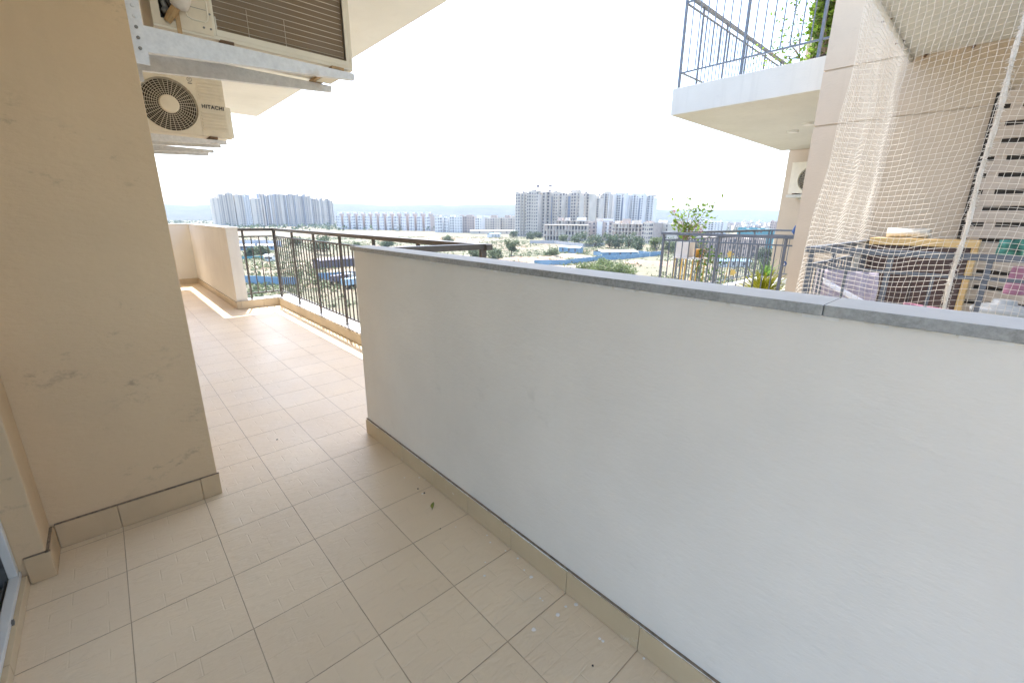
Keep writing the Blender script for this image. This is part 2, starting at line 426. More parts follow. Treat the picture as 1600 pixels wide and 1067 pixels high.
# ---- partition wall at right
pw = empty('partition_wall', (1.1, 0, 0), 'long waist-high pale plaster wall with grey stone coping running beside the tiled passage', 'wall')
child_at(pw, MB().box(1.045, 1.155, -4.6, 2.485, 0, 1.141), 'plaster_face', M['white_plaster'], bevel=.003)
for a, b in ((-4.6, -.6), (-.598, .212), (.2128, 1.30), (1.3008, 2.497)):
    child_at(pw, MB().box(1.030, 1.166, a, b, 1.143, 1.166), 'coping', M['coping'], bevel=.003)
mb = MB()
for i in range(90):              # squeezed mortar under the coping
    y = -1.2+i*.041+random.uniform(-.01, .01); l = random.uniform(.02, .07); h = random.uniform(.002, .008)
    mb.box(1.0435-random.uniform(0, .002), 1.046, y, min(y+l, 2.48), 1.1425-h, 1.1425)
child_at(pw, mb, 'mortar_bead', M['putty'])
skirt_run(pw, 'y', -4.6, 2.49, 1.0455, .093, [.2197+.3*k for k in range(-16, 9)], thick=.014)
mb = MB(); random.seed(4)       # lip of filler above the skirting
pts = []
for i in range(130):
    y = -1.3+i*.029; mb.box(1.0385-random.random()*.003, 1.0458, y, y+.029, .088-random.random()**4*.02, .0962)
child_at(pw, mb, 'filler_lip', M['putty'])
skirt_run(pw, 'x', 1.046, 1.150, 2.497, .093, [], thick=.012)

# ---- kerb round the open balcony
kb = empty('balcony_kerb', (1.9, 5, 0), 'low tiled kerb with white stone top under the dark railing', 'kerb')
child_at(kb, MB().poly([(1.866, 2.50), (2.06, 2.50), (2.06, 7.56), (1.452, 7.56), (1.452, 7.386), (1.866, 7.386)], -.3, .125), 'kerb_top', M['coping_white'], bevel=.004)
child_at(kb, MB().box(1.166, 1.864, 2.25, 2.48, -.3, .125), 'kerb_top', M['coping_white'], bevel=.004)
skirt_run(kb, 'y', 2.50, 7.372, 1.866, .117, [.2197+.3*k for k in range(0, 26)], thick=.012, mat=M['skirt_kerb'])
skirt_run(kb, 'x', 1.292, 1.852, 7.384, .117, [1.345, 1.645], thick=.012, mat=M['skirt_kerb'])

# ---- solid parapet at the far end
pp = empty('parapet', (1.37, 9, 0), 'solid off-white parapet wall at the far left end of the balcony', 'wall')
child_at(pp, MB().poly([(1.30, 7.40), (1.448, 7.40), (1.448, 11.05), (.22, 11.05), (.22, 10.9), (1.30, 10.9)], -.3, 1.15), 'plaster_face', M['parapet'], bevel=.004)
child_at(pp, MB().poly([(1.290, 7.39), (1.458, 7.39), (1.458, 11.06), (.22, 11.06), (.22, 10.89), (1.290, 10.89)], 1.151, 1.172), 'coping', M['coping_white'], bevel=.003)
skirt_run(pp, 'y', 7.40, 10.89, 1.300, .10, [.2197+.3*k for k in range(24, 37)], thick=.012, mat=M['skirt_kerb'])
skirt_run(pp, 'x', .22, 1.288, 10.90, .10, [.445, .745, 1.045], thick=.012, mat=M['skirt_kerb'])

# ---- railings
def rail_run(root, P, Q, z_top, z_mid, z_low, z_base, posts, nb, mat, top=(.05, .038), post=.026, bal=.013, end_extra=0):
    P = Vector(P); Q = Vector(Q); L = (Q-P).length; d = (Q-P)/L; n = Vector((-d.y, d.x))
    def bar(name, a, b, half, z0, z1):
        p = P+d*a; q = P+d*b; pts = [p+n*half, q+n*half, q-n*half, p-n*half]
        return child_at(root, MB().poly([(v.x, v.y) for v in pts], z0, z1), name, mat, bevel=.002)
    bar('top_rail', -top[0]/2, L+top[0]/2+end_extra, top[0]/2, z_top-top[1], z_top)
    bar('mid_rail', 0, L, .011, z_mid-.02, z_mid)
    bar('bottom_rail', 0, L, .011, z_low, z_low+.02)
    for s in posts:
        bar('post', s-post/2, s+post/2, post/2, z_base, z_top-top[1])
    ss = sorted(posts)
    for a, b in zip(ss[:-1], ss[1:]):
        for k in range(1, nb+1):
            s = a+(b-a)*k/(nb+1)
            bar('baluster', s-bal/2, s+bal/2, bal/2, z_low+.02, z_mid-.02)
br = empty('balcony_railing', (1.93, 5, 0), 'dark brown-grey metal railing with flat handrail along the open balcony edge', 'railing')
rail_run(br, (1.93, 7.45), (1.93, 2.36), 1.155, 1.045, .205, .125, [.02, .85, 1.69, 2.52, 3.35, 4.18, 5.05], 7, M['rail'])
rail_run(br, (1.46, 7.45), (1.90, 7.45), 1.153, 1.047, .20, .125, [.05, .46], 3, M['rail'])
rail_run(br, (1.20, 2.385), (1.925, 2.385), 1.158, 1.043, .203, .125, [.05, .70], 5, M['rail'])

# ---- door at lower left
dr = empty('sliding_door', (-.5, 0, 0), 'white framed glass sliding door with dirty track at lower left', 'door')
mb = MB(); mb.box(-.462, -.438, 2.150, 2.180, .066, 2.245); mb.box(-.462, -.438, .05, .09, .066, 2.245); mb.box(-.462, -.438, .09, 2.150, 2.2, 2.245)
child_at(dr, mb, 'frame', M['frame_white'], bevel=.003)
child_at(dr, MB().box(-.462, -.434, .05, 2.180, .046, .065), 'sill', M['frame_white'], bevel=.003)
for a, b in ((.05, .52), (.523, 1.118), (1.121, 1.718), (1.721, 2.166)):
    child_at(bl, MB().box(-.47, -.421, a, b, .001, .045), 'sill_tile', M['skirt'], bevel=.002)
mb = MB(); mb.box(-.60, -.463, .05, 2.180, .001, .030); mb.box(-.60, -.463, 2.166, 2.181, .03, 2.24)
for x in (-.475, -.505, -.53, -.56): mb.box(x-.002, x+.002, .05, 2.165, .030, .052)
child_at(dr, mb, 'track', M['track'])
for y0, y1, x in ((1.0, 2.15, -.505), (.09, 1.05, -.56)):
    lf = MB(); lf.box(x-.015, x+.015, y0, y0+.05, .05, 2.19); lf.box(x-.015, x+.015, y1-.05, y1, .05, 2.19)
    lf.box(x-.015, x+.015, y0+.05, y1-.05, .05, .12); lf.box(x-.015, x+.015, y0+.05, y1-.05, 2.12, 2.19)
    o = child_at(dr, lf, 'sash', M['track'], bevel=.003)
    gl = MB().box(x-.004, x+.004, y0+.05, y1-.05, .12, 2.12); l = dr.location
    child_at(dr, gl, 'pane', M['glass'], parent=o)
child_at(dr, MB().box(-.436, -.428, 1.90, 1.915, .040, .058), 'screw', M['track'])

# ================================================================== AIR CONDITIONERS
def grille(cx, cz, r, y, rings, spokes, wire=.0015):
    mb = MB()
    for i in range(rings):
        q = r*(.34+.66*i/(rings-1)); K = 48
        pts = [(cx+q*math.cos(2*math.pi*k/K), y-.012*(1-(q/r)**2), cz+q*math.sin(2*math.pi*k/K)) for k in range(K+1)]
        mb.tube(pts, wire if i < rings-1 else wire*2, 4, False)
    for k in range(spokes):
        a = 2*math.pi*k/spokes
        pts = [(cx+q*math.cos(a), y-.012*(1-(q/r)**2)-.001, cz+q*math.sin(a)) for q in (r*.3, r*.6, r)]
        mb.tube(pts, wire*1.3, 4, False)
    return mb
def ac_front(name, label, loc, rz, w=.80, h=.54, d=.30, letters=True, mat='ac', side_cover=True, group='outdoor air conditioner units'):
    """outdoor unit, fan face towards local -y, origin at front left bottom"""
    t = empty(name, loc, label, 'air conditioner', group, rz)
    cx, cz, r = w*.478, h*.47, h*.405
    # casing with a real round opening: ring of quads from the square to the circle
    mb = MB(); K = 48; n0 = len(mb.v)
    x0, x1, z0, z1 = 0, w, .02, h
    fr = []
    near = {}
    for qx, qz in ((x0, z0), (x0, z1), (x1-.26*w, z0), (x1-.26*w, z1)):
        near[int(round((math.atan2(qz-cz, qx-cx)-math.pi/K)/(2*math.pi/K))) % K] = (qx, qz)
    for k in range(K):
        a = 2*math.pi*k/K+math.pi/K; c_, s_ = math.cos(a), math.sin(a)
        mb.v.append((cx+r*c_, 0, cz+r*s_))
        tx = ((x1-.4*w) if c_ > 0 else (cx-x0)); 
        sc = min((x1-.26*w-cx if c_ > 0 else cx)/max(abs(c_), 1e-6), ((z1-cz) if s_ > 0 else (cz-z0))/max(abs(s_), 1e-6))
        ox, oz = cx+sc*c_, cz+sc*s_
        if k in near: ox, oz = near[k]
        mb.v.append((ox, 0, oz)); mb.v.append((cx+r*.97*c_, .06, cz+r*.97*s_))
    for k in range(K):
        a = 3*k; b = 3*((k+1) % K)
        mb.f += [(a, b, b+1, a+1), (a, a+2, b+2, b)]
    mb.build('fan_shroud', M[mat], t)
    mb = MB(); xr = x1-.26*w
    mb.box(xr, x1, 0, .012, z0, z1)                # right front panel
    mb.box(x0, x1, .012, d, z1-.012, z1); mb.box(x0, x1, .012, d, z0, z0+.012)
    mb.box(x0, x0+.012, .012, d, z0+.012, z1-.012); mb.box(x1-.012, x1, .012, d, z0+.012, z1-.012)
    mb.box(x0-.006, x1+.006, -.006, d+.004, z1, z1+.014)   # lid
    mb.build('casing', M[mat], t, bevel=.003)
    mb = MB()
    for k in range(15):
        zz = z0+.05+k*(h-.1)/15
        if letters and .44*h < zz < .60*h: continue
        mb.box(xr+.012, x1-.012, -.010, .002, zz, zz+.012)
    lo_, up_ = MB(), MB()
    for k in range(0, len(mb.v), 8): (lo_ if mb.v[k][2] < h/2 else up_).box(mb.v[k][0], mb.v[k+1][0], mb.v[k][1], mb.v[k+2][1], mb.v[k][2], mb.v[k+4][2])
    lo_.build('louvre_ribs', M[mat], t, bevel=.002); up_.build('louvre_ribs', M[mat], t, bevel=.002)
    MB().box(x0+.014, xr, .13, .14, z0+.014, z1-.014).build('inner_panel', M['dark'], t)
    fan = MB()
    for k in range(3):
        a0 = 2*math.pi*k/3
        for j in range(8):
            a = a0+j*.2; b = a0+(j+1)*.2; y0_, y1_ = .05+.05*j/8, .05+.05*(j+1)/8
            fan.quad((cx+.25*r*math.cos(a), y0_, cz+.25*r*math.sin(a)), (cx+.9*r*math.cos(a), y0_, cz+.9*r*math.sin(a)),
                     (cx+.9*r*math.cos(b), y1_, cz+.9*r*math.sin(b)), (cx+.25*r*math.cos(b), y1_, cz+.25*r*math.sin(b)))
    fan.build('fan_blades', M['dark'], t)
    g_ = grille(cx, cz, r, -.004, 10, 34, .0012).build('fan_grille', M[mat], t)
    MB().lathe([(r*.33, .006), (r*.33, -.006), (r*.30, -.012), (r*.05, -.014)], (cx, -.014, cz), 32, 'y').build('hub_cap', M[mat], t, smooth=False)
    MB().box(x0+.08, x0+.14, -.01, d+.01, 0, .02).build('foot', M['rust'], t)
    MB().box(x1-.16, x1-.10, -.01, d+.01, 0, .02).build('foot', M['rust'], t)
    if side_cover:
        MB().box(x1, x1+.06, .10, .27, .04, .30).build('valve_cover', M[mat], t, bevel=.012)
    if letters:
        for txt, size, px_, pz_ in (('HITACHI', .042, xr+.022, h*.485),):
            cu = bpy.data.curves.new('lettering', 'FONT'); cu.body = txt; cu.size = size; cu.extrude = .001; cu.offset = .0012; cu.space_character = 1.12
            ob = bpy.data.objects.new('tmp', cu); COL.objects.link(ob)
            dg = bpy.context.evaluated_depsgraph_get(); me = bpy.data.meshes.new_from_object(ob.evaluated_get(dg))
            bpy.data.objects.remove(ob); me.materials.clear(); me.materials.append(M['ink'])
            wd = max(v.co.x for v in me.vertices); f = (w*.26-.04)/wd
            for v in me.vertices: v.co = Vector((v.co.x*f+px_, -.0075+v.co.z, v.co.y+pz_))
            o = bpy.data.objects.new('lettering', me); COL.objects.link(o); o.parent = t
        em = MB(); K = 20; ex, ez = xr-.035, h*.90
        em.tube([(ex+.017*math.cos(2*math.pi*k/K), -.001, ez+.017*math.sin(2*math.pi*k/K)) for k in range(K+1)], .0016, 4, False)
        em.box(ex-.009, ex+.009, -.002, .001, ez-.007, ez-.004); em.box(ex-.007, ex+.007, -.002, .001, ez+.004, ez+.007)
        em.box(ex-.015, ex+.015, -.002, .001, ez-.034, ez-.026)
        em.build('emblem', M['track'], t)
    return t

def bracket(name, label, ys, z, length, zdrop=.095, bolts=True):
    t = empty(name, (.215, ys[0], z), label, 'bracket', 'steel brackets carrying the air conditioners')
    for y in ys:
        mb = MB(); L = length; n0 = len(mb.v)
        # tapered vertical web + flat top flange
        for yy in (y, y+.004):
            mb.v += [(.222, yy, z-zdrop), (.222+L, yy, z-.030), (.222+L, yy, z), (.222, yy, z)]
        mb.f += [(0, 1, 2, 3), (7, 6, 5, 4), (0, 4, 5, 1), (1, 5, 6, 2), (2, 6, 7, 3), (3, 7, 4, 0)]
        mb.box(.222, .222+L, y+.004, y+.042, z-.004, z)
        n = len(mb.v)
        for yy in (y+.004, y+.030):
            mb.v += [(.222, yy, z-zdrop), (.222+L, yy, z-.030), (.222+L, yy, z-.026), (.222, yy, z-zdrop+.004)]
        mb.f += [tuple(n+i for i in q) for q in ((0, 1, 2, 3), (7, 6, 5, 4), (0, 4, 5, 1), (1, 5, 6, 2), (2, 6, 7, 3), (3, 7, 4, 0))]
        child_at(t, mb, 'arm', M['galv'])
        up = MB().box(.217, .262, y-.005, y-.001, z-.14, z+.50); up.box(.217, .221, y-.001, y+.04, z-.14, z+.50)
        child_at(t, up, 'wall_angle', M['galv'])
        if bolts:
            for k in range(5):
                child_at(t, MB().lathe([(.0062, 0), (.0062, -.003), (.0045, -.0045)], (.240, y-.006, z-.085+k*.036), 8, 'y'), 'bolt', M['track'] if k < 3 else M['galv'])
        for xx in (.222+.33*L, .222+.86*L):
            child_at(t, MB().lathe([(.006, -.022), (.006, -.012), (.013, -.010), (.013, -.0045)], (xx, y+.022, z), 8, 'z'), 'bolt', M['rust'])
    return t
bracket('wall_bracket', 'near pair of tapered galvanised steel arms under the unit with brown coil', (2.43, 2.735), 2.035, .885)
bracket('wall_bracket', 'galvanised arms directly under the unit with the round fan', (5.0, 5.27), 1.985, .78, .07, False)
bracket('wall_bracket', 'hindmost pair of thin galvanised arms, lowest in the picture below the fan unit', (5.75, 6.05), 1.985, .80, .07, False)

# near unit, its back (coil side) towards us
t = empty('air_conditioner', (.30, 2.455, 2.04), 'large cream unit seen from behind with brown fins and pipe opening, hanging nearest', 'air conditioner', 'outdoor air conditioner units')
W_, D_, H_ = .815, .30, .56
mb = MB(); mb.box(0, W_, 0, D_, .012, .026); mb.box(0, W_, 0, D_, H_-.01, H_); mb.box(W_-.014, W_, .0, D_, .026, H_-.01)
mb.box(0, .012, .0, D_, .026, H_-.01); mb.box(.012, W_-.014, D_-.012, D_, .026, H_-.01)
mb.box(.205, .215, 0, D_-.012, .026, H_-.01); mb.box(.215, W_-.014, 0, .008, .026, .052); mb.box(W_-.032, W_-.014, 0, .008, .052, H_-.01)
mb.build('casing', M['ac'], t, bevel=.002)
sp = MB(); sp.box(.0, .028, -.003, 0, .02, H_); sp.box(.075, .205, -.003, 0, .02, H_); sp.box(.028, .075, -.003, 0, .02, .045)
s_ = sp.build('service_panel', M['ac_dirty'], t, bevel=.001)
rb = MB(); rb.tube([(.115, -.003, .50), (.115, -.003, .085), (.12, -.003, .072), (.135, -.003, .066), (.178, -.003, .066), (.188, -.003, .074), (.192, -.003, .09), (.192, -.003, .50)], .0035, 6)
rb.build('pressed_rib', M['ac'], s_)
for zz in (.11, .16, .21): MB().box(.122, .188, -.0045, -.002, zz, zz+.0015).build('pressed_line', M['track'], s_)
for xx, zz in ((.172, .045), (.197, .045), (.2, .10)): MB().lathe([(.004, 0), (.004, -.003)], (xx, -.003, zz), 8, 'y').build('screw', M['track'], s_)
MB().box(.028, .075, .03, .034, .045, .5).build('dark_cavity', M['dark'], t)
pv = MB(); pv.tube([(.035, .02, .17), (.045, .0, .10), (.06, .01, .055)], .010, 8); pv.tube([(.03, .015, .15), (.055, .005, .13), (.07, .015, .10)], .006, 8)
pv.lathe([(.012, -.02), (.012, .02)], (.045, .01, .075), 6, 'y')
pv.build('valve', M['track'], t, smooth=True)
pf = MB(); pf.tube([(.12, -.010, .5), (.112, -.025, .20), (.098, -.042, .115), (.090, -.040, .088), (.088, -.038, .078)], [.030, .034, .036, .030, .016], 14)
pf.build('pipe_lagging', M['foam'], t, smooth=True)
pt = MB(); pt.tube([(.080, -.034, .085), (.062, -.018, .060), (.048, -.004, .036)], [.016, .015, .013], 10); pt.box(.076, .092, -.006, -.003, .0, .08)
pt.build('pipe_tape', M['tape'], t)
MB().box(.217, W_-.034, .016, .03, .054, H_-.012).build('coil', M['coil'], t)
ct = MB()
for k in range(20):
    zz = .066+k*.0245
    ct.tube([(.217, .012, zz+.002), (.4, .0125, zz+.001), (W_-.05, .012, zz), (W_-.036, .018, zz)], .0014, 4)
ct.build('coil_tubes', M['coil_tube'], t)
for xx in (.345, .50): MB().tube([(xx, .008, .054), (xx, .008, .16)], .0012, 4).build('coil_clip', M['coil_tube'], t)
MB().box(.217, .222, .004, .012, .054, .10).build('coil_clip', M['coil_tube'], t)
MB().box(.225, .275, -.014, .32, .0, .012).build('foot', M['rust'], t)
MB().box(.70, .76, -.014, .32, .0, .012).build('foot', M['tape'], t)
MB().box(W_-.10, W_-.02, .02, .26, -.004, .012).build('base_pan', M['ac'], t, bevel=.002)

ac_front('air_conditioner', 'cream unit with round fan grille and black lettering, hanging beyond the brown coil unit', (.235, 5.0, 1.99), 0, h=.51)

# ================================================================== NEIGHBOUR TOWER
nt_ = empty('apartment_tower', (9, 0, GZ), 'tan neighbouring tower with pale balcony slabs rising at right', 'building')
def panels(x0, x1, y0, y1, z0, z1, name):
    """rendered wall with horizontal grooves every 0.51 m; recessed core behind"""
    mb = MB(); mb.box(x0+.012, x1-.012, y0+.0, y1-.012, z0, z1)
    z = 2.275; cuts = []
    while z > z0: z -= .51*3.9
    k = z
    cuts = [2.275-2.95*j for j in range(0, 6)]+[2.785-2.95*j for j in range(0, 6)]+[2.275+2.95*j for j in range(1, 3)]+[2.785+2.95*j for j in range(1, 3)]
    cuts = [z0]+sorted(c for c in cuts if z0 < c < z1)+[z1]
    for a, b in zip(cuts[:-1], cuts[1:]):
        mb.box(x0, x0+.0118, y0, y1, a+.008, b-.008); mb.box(x0+.0118, x1, y1-.0118, y1, a+.008, b-.008)
    return child_at(nt_, mb, name, M['nb_wall'])
panels(5.70, 13.0, -3.5, 1.58, GZ, 8.0, 'wall')
panels(11.25, 16.0, 1.585, 3.50, GZ, 8.0, 'wall')
def slab(x0, x1, y0, y1, z0, z1): return child_at(nt_, MB().box(x0, x1, y0, y1, z0, z1), 'balcony_slab', M['nb_slab'], bevel=.006)
slab(6.30, 10.98, 1.583, 3.57, 2.76, 3.10)
slab(6.30, 10.98, 1.583, 3.57, -.34, 0.0)
slab(3.58, 5.698, -3.5, .93, 2.76, 3.10)
slab(3.58, 5.698, -3.5, .93, -.34, 0.10)
for zz in (-3.35, -6.35, -9.35, -12.35):
    slab(6.30, 10.98, 1.583, 3.57, zz, zz+.34); slab(3.58, 5.698, -3.5, .93, zz, zz+.34)
# white parapet kerb inside far edge of the lower balcony, seen through the rail
child_at(nt_, MB().poly([(6.30, 1.60), (6.46, 1.60), (6.46, 3.40), (10.8, 3.40), (10.8, 1.6), (10.96, 1.6), (10.96, 3.56), (6.30, 3.56)], .004, .12), 'balcony_kerb', M['coping_white'], bevel=.004)
# downlight discs under the upper slab
for p in ((8.7, 2.70), (9.3, 2.45), (8.2, 2.35)):
    child_at(nt_, MB().lathe([(.09, 0), (.08, -.03), (.03, -.034)], (p[0], p[1], 2.76), 20, 'z'), 'ceiling_lamp', M['frame_white'])

def nb_rail(label, zf):
    t = empty('balcony_railing', (6.35, 2.6, zf), label, 'railing')
    rail_run(t, (6.35, 3.52), (6.35, 1.62), zf+1.15, zf+1.04, zf+.18, zf+(.12 if zf == 0 else .0), [.01, .84, 1.68], 7, M['rail_blue'], post=.032)
    rail_run(t, (6.36, 3.52), (10.93, 3.52), zf+1.15, zf+1.04, zf+.20, zf+(.12 if zf == 0 else .0), [.5, 1.3, 2.1, 2.9, 3.7, 4.55], 6, M['rail_blue'])
    rail_run(t, (10.93, 3.50), (10.93, 1.70), zf+1.152, zf+1.043, zf+.20, zf+(.12 if zf == 0 else .0), [.03, .9, 1.78], 6, M['rail_blue'])
    return t
nb_rail('blue-grey metal railing of the lower neighbouring balcony with potted plants behind it', 0)
nb_rail('blue-grey metal railing of the upper neighbouring balcony above the pale slab', 3.10)
t = empty('balcony_railing', (3.66, 0, 0), 'thick blue-grey railing of the netted balcony at right', 'railing')
rail_run(t, (3.66, .905), (3.66, -2.4), 1.155, 1.03, .2, .10, [.02, .45, .88, 1.3, 1.75, 2.2, 2.7, 3.28], 1, M['rail_blue'], top=(.046, .036), post=.028, bal=.016)
rail_run(t, (3.68, .905), (5.68, .905), 1.153, 1.032, .2, .10, [.04, .7, 1.35, 1.96], 5, M['rail_blue'], top=(.05, .035))
# second neighbour AC
a = ac_front('air_conditioner', 'small cream unit half hidden behind the tan pillar under the pale slab', (10.62, 3.20, 1.855), R(-90), h=.60, letters=False, side_cover=False)
t = empty('wall_shelf', (10.7, 2.9, 1.8), 'pale shelf under the half hidden air conditioner', 'shelf')
child_at(t, MB().box(10.60, 11.24, 2.40, 3.22, 1.80, 1.85), 'board', M['nb_slab'], bevel=.004)
child_at(t, MB().box(11.18, 11.24, 2.6, 2.64, 1.77, 1.799), 'gusset', M['nb_slab'])
child_at(t, MB().box(11.18, 11.24, 3.1, 3.14, 1.77, 1.799), 'gusset', M['nb_slab'])

# louvred vent panel on the back wall
t = empty('louvre_panel', (5.68, -.4, 1.2), 'beige boarded louvre panel with black gaps on the wall behind the net', 'louvre')
child_at(t, MB().box(5.655, 5.697, -2.4, .285, .1, 2.36), 'backing', M['dark'])
z = .135; random.seed(3)
while z < 2.3:
    y = .262
    mb = MB(); mb.box(5.630, 5.654, -2.4, y, z, z+.096)
    yy = y-random.uniform(.0, .12)
    while yy > -2.4:            # dark gap is broken by the spacer blocks
        mb.box(5.640, 5.654, yy-.07, yy, z+.096, z+.133); yy -= random.choice((.33, .30, .36))
    child_at(t, mb, 'board', M['stonepanel'], bevel=.002)
    z += .133

# cabinet with brown doors
t = empty('cabinet', (5.5, .48, .1), 'dark brown cabinet with yellow wooden top standing behind the netted railing', 'cabinet')
child_at(t, MB().box(5.29, 5.66, .125, .84, 1.125, 1.185), 'top', M['wood'], bevel=.004)
child_at(t, MB().box(5.31, 5.66, .125, .165, .11, 1.124), 'side_panel', M['wood'], bevel=.003)
child_at(t, MB().box(5.31, 5.66, .80, .835, .11, 1.124), 'side_panel', M['choc'], bevel=.003)
child_at(t, MB().box(5.33, 5.66, .166, .799, .11, 1.124), 'carcass', M['choc'])
for a, b in ((.17, .478), (.487, .796)):
    o = child_at(t, MB().box(5.305, 5.328, a, b, .14, 1.115), 'door', M['choc'], bevel=.003)
child_at(t, MB().box(5.295, 5.304, .470, .475, .6, .75), 'handle', M['track'])
t = empty('rolled_mat', (5.42, .6, 1.186), 'cream rolled mat lying on top of the brown cabinet', 'mat')
mb = MB(); pts = []
for k in range(60):
    a = k*.32; r = .006+.0009*k*.62; pts.append((r*math.cos(a), r*math.sin(a)))
n0 = len(pts)
for y in (-.15, .14):
    for p in pts: mb.v.append((p[0]*2.0, y, p[1]*1.25+.05))
for k in range(n0-1): mb.f.append((k, k+1, n0+k+1, n0+k))
o = mb.build('roll', M['net'], t, smooth=True); sm = o.modifiers.new('s', 'SOLIDIFY'); sm.thickness = .0045; o.location = (0, 0, .0)
MB().tube([(0, -.13, .05), (0, .13, .05)], .030, 12).build('core', M['foam'], t, smooth=True)

# cloths
def cloth(name, label, mat, P, U, V, nu, nv, amp, seed, cat='laundry', thick=.004, fold=9, border=None):
    """P corner, U across, V down; rippled sheet"""
    P, U, V = Vector(P), Vector(U), Vector(V); nrm = U.cross(V).normalized(); mb = MB()
    for j in range(nv+1):
        for i in range(nu+1):
            a, b = i/nu, j/nv
            q = P+U*a+V*b+nrm*amp*(math.sin(a*fold+seed+b*1.5)*(.4+b)+.8*noise.noise(Vector((a*3+seed, b*3, 0))))
            mb.v.append(tuple(q))
    for j in range(nv):
        for i in range(nu):
            k = j*(nu+1)+i; mb.f.append((k, k+1, k+nu+2, k+nu+1))
    o = mb.build(name, mat, smooth=True); md = o.modifiers.new('s', 'SOLIDIFY'); md.thickness = thick
    if label: tag(o, label, cat)
    return o
M['lav'] = simple('lavender_cotton', (.42, .37, .43), .9, 0, .12, 9)
M['whitecloth'] = simple('white_cotton', (.85, .84, .88), .9, 0, .04)
M['pink'] = simple('pink_cotton', (.38, .17, .23), .9, 0, .2, 14)
M['green'] = simple('green_towel', (.07, .22, .17), .9, 0, .75, 16)
M['greycloth'] = simple('grey_cloth', (.46, .43, .38), .9, 0, .15)
o = cloth('bedsheet', 'lavender sheet with a white hem hung low behind the netted railing corner', M['lav'], (4.2, .95, .97), (.35, -.32, -.02), (0, -.02, -.8), 30, 16, .045, 1., fold=22)
hm = cloth('hem', None, M['whitecloth'], (4.15, .90, .90), (.12, -.42, -.23), (0, -.012, -.05), 20, 3, .008, 1.2); hm.parent = o
cloth('towel', 'green patterned towel with pink edge over the railing at the far right', M['green'], (4.5, .02, 1.215), (.1, -.42, .03), (.0, .01, -.14), 24, 8, .035, 4., fold=14)
cloth('shirt', 'bright pink cloth hanging below the green towel at the right edge', M['pink'], (4.8, -.09, 1.03), (.1, -.35, .0), (.0, .02, -.2), 16, 12, .03, 2.)
cloth('blanket', 'dusty pink cloth lying low behind the rope end', M['pink'], (4.5, .42, .73), (.1, -.42, -.04), (.0, .02, -.3), 16, 12, .03, 7.)
cloth('curtain', 'pale grey cloth hanging from the side rail beside the cabinet', M['greycloth'], (4.9, .86, 1.12), (.32, .01, 0), (0, 0, -.7), 14, 12, .02, 5.)
t = empty('water_jug', (4.3, -.09, .15), 'pale yellow plastic tub with white lid behind the railing at bottom right', 'tub')
M['yellowpl'] = simple('pale_yellow_plastic', (.55, .52, .30), .35, 0, .06); M['whitepl'] = simple('white_plastic', (.40, .41, .39), .35, 0, .05)
MB().lathe([(.12, 0), (.135, .03), (.145, .56), (.14, .60)], (0, 0, 0), 32).build('body', M['yellowpl'], t, smooth=True)
MB().lathe([(.150, .602), (.152, .63), (.13, .65), (.06, .665), (.055, .69), (.03, .695)], (0, 0, 0), 32).build('lid', M['whitepl'], t, smooth=True)
t = empty('storage_tub', (4.6, -.42, .1), 'yellow storage tub standing beside the white lidded tub at the right edge', 'tub')
MB().box(-.2, .2, -.2, .2, 0, .58).build('body', M['yellowpl'], t, bevel=.03); MB().box(-.215, .215, -.215, .215, .582, .62).build('lid', M['whitepl'], t, bevel=.01)

# safety net
t = empty('safety_net', (3.65, 0, 1), 'white nylon pigeon net stretched over the balcony opening at right', 'net')
def netting(fn, nu, nv, name, rad=.0014, mat='net'):
    mb = MB()
    for i in range(nu+1): mb.tube([fn(i/nu, j/nv) for j in range(nv+1)], rad, 3, False)
    for j in range(nv+1): mb.tube([fn(i/nu, j/nv) for i in range(nu+1)], rad, 3, False)
    return child_at(t, mb, name, M[mat])
def netlean(v):
    q = max(0, min(1, (v-.38)/.5)); return .085*(1-(1-q)**1.7)
def front(u, v):                # u along y from the corner, v up
    y = .915-netlean(v)-u*2.3; z = .12+v*2.64
    sag = .05*math.sin(math.pi*min(1, v*1.0))*math.sin(u*5)
    jig = noise.noise(Vector((u*40, v*40, 0)))*.006
    y2 = y+noise.noise(Vector((u*9, v*7, 5)))*.016*min(1, u*12)+jig*min(1, u*20)
    return (3.592-.008*math.sin(v*9+u*7)+sag*.1, y2, z+.028*math.sin(u*17+v*4)+noise.noise(Vector((u*14, v*11, 9)))*.016)
netting(front, 74, 88, 'front_netting', .0012)
def side(u, v):                 # return to the back wall, slack and bunched
    x = 3.595+u*2.09; z = .12+v*2.64
    return (x+.010*math.sin(v*12)*u, .918-netlean(v)*(1-u)+.006*math.sin(u*14+v*2.)+.005*math.sin(v*30), z+.028*math.sin(u*13+v*3)+.012*math.sin(u*31)+.02*noise.noise(Vector((u*9, v*9, 3))))
netting(side, 54, 88, 'side_netting', .0010)
rp = MB(); pts = [(3.60, .155+.004*math.sin(k*.6), .30+k*.055) for k in range(45)]
rp.tube(pts, [.010+.002*math.sin(k*1.7) for k in range(45)], 8)
random.seed(11)
for k in range(1100):
    p = Vector(random.choice(pts))+Vector((0, 0, random.uniform(-.03, .03))); a = random.uniform(0, 6.28); l = random.uniform(.010, .026)
    rp.tube([p, p+Vector((math.cos(a)*l, math.sin(a)*l, -l*.4))], .0016, 3, False)
child_at(t, rp, 'seam_rope', M['net'], smooth=True)
child_at(t, MB().tube([(3.6, .895, 2.735), (5.69, .895, 2.735)], .016, 10), 'ceiling_pole', M['frame_white'], smooth=True)
ck = MB()
for x in (3.9, 4.5, 5.1): ck.tube([(x, .93, 2.735), (x+.05, .88, 2.757)], .006, 6)
for y in (.8, .5, .1, -.3): ck.tube([(5.66, y, 2.74), (5.69, y, 2.755)], .012, 6)
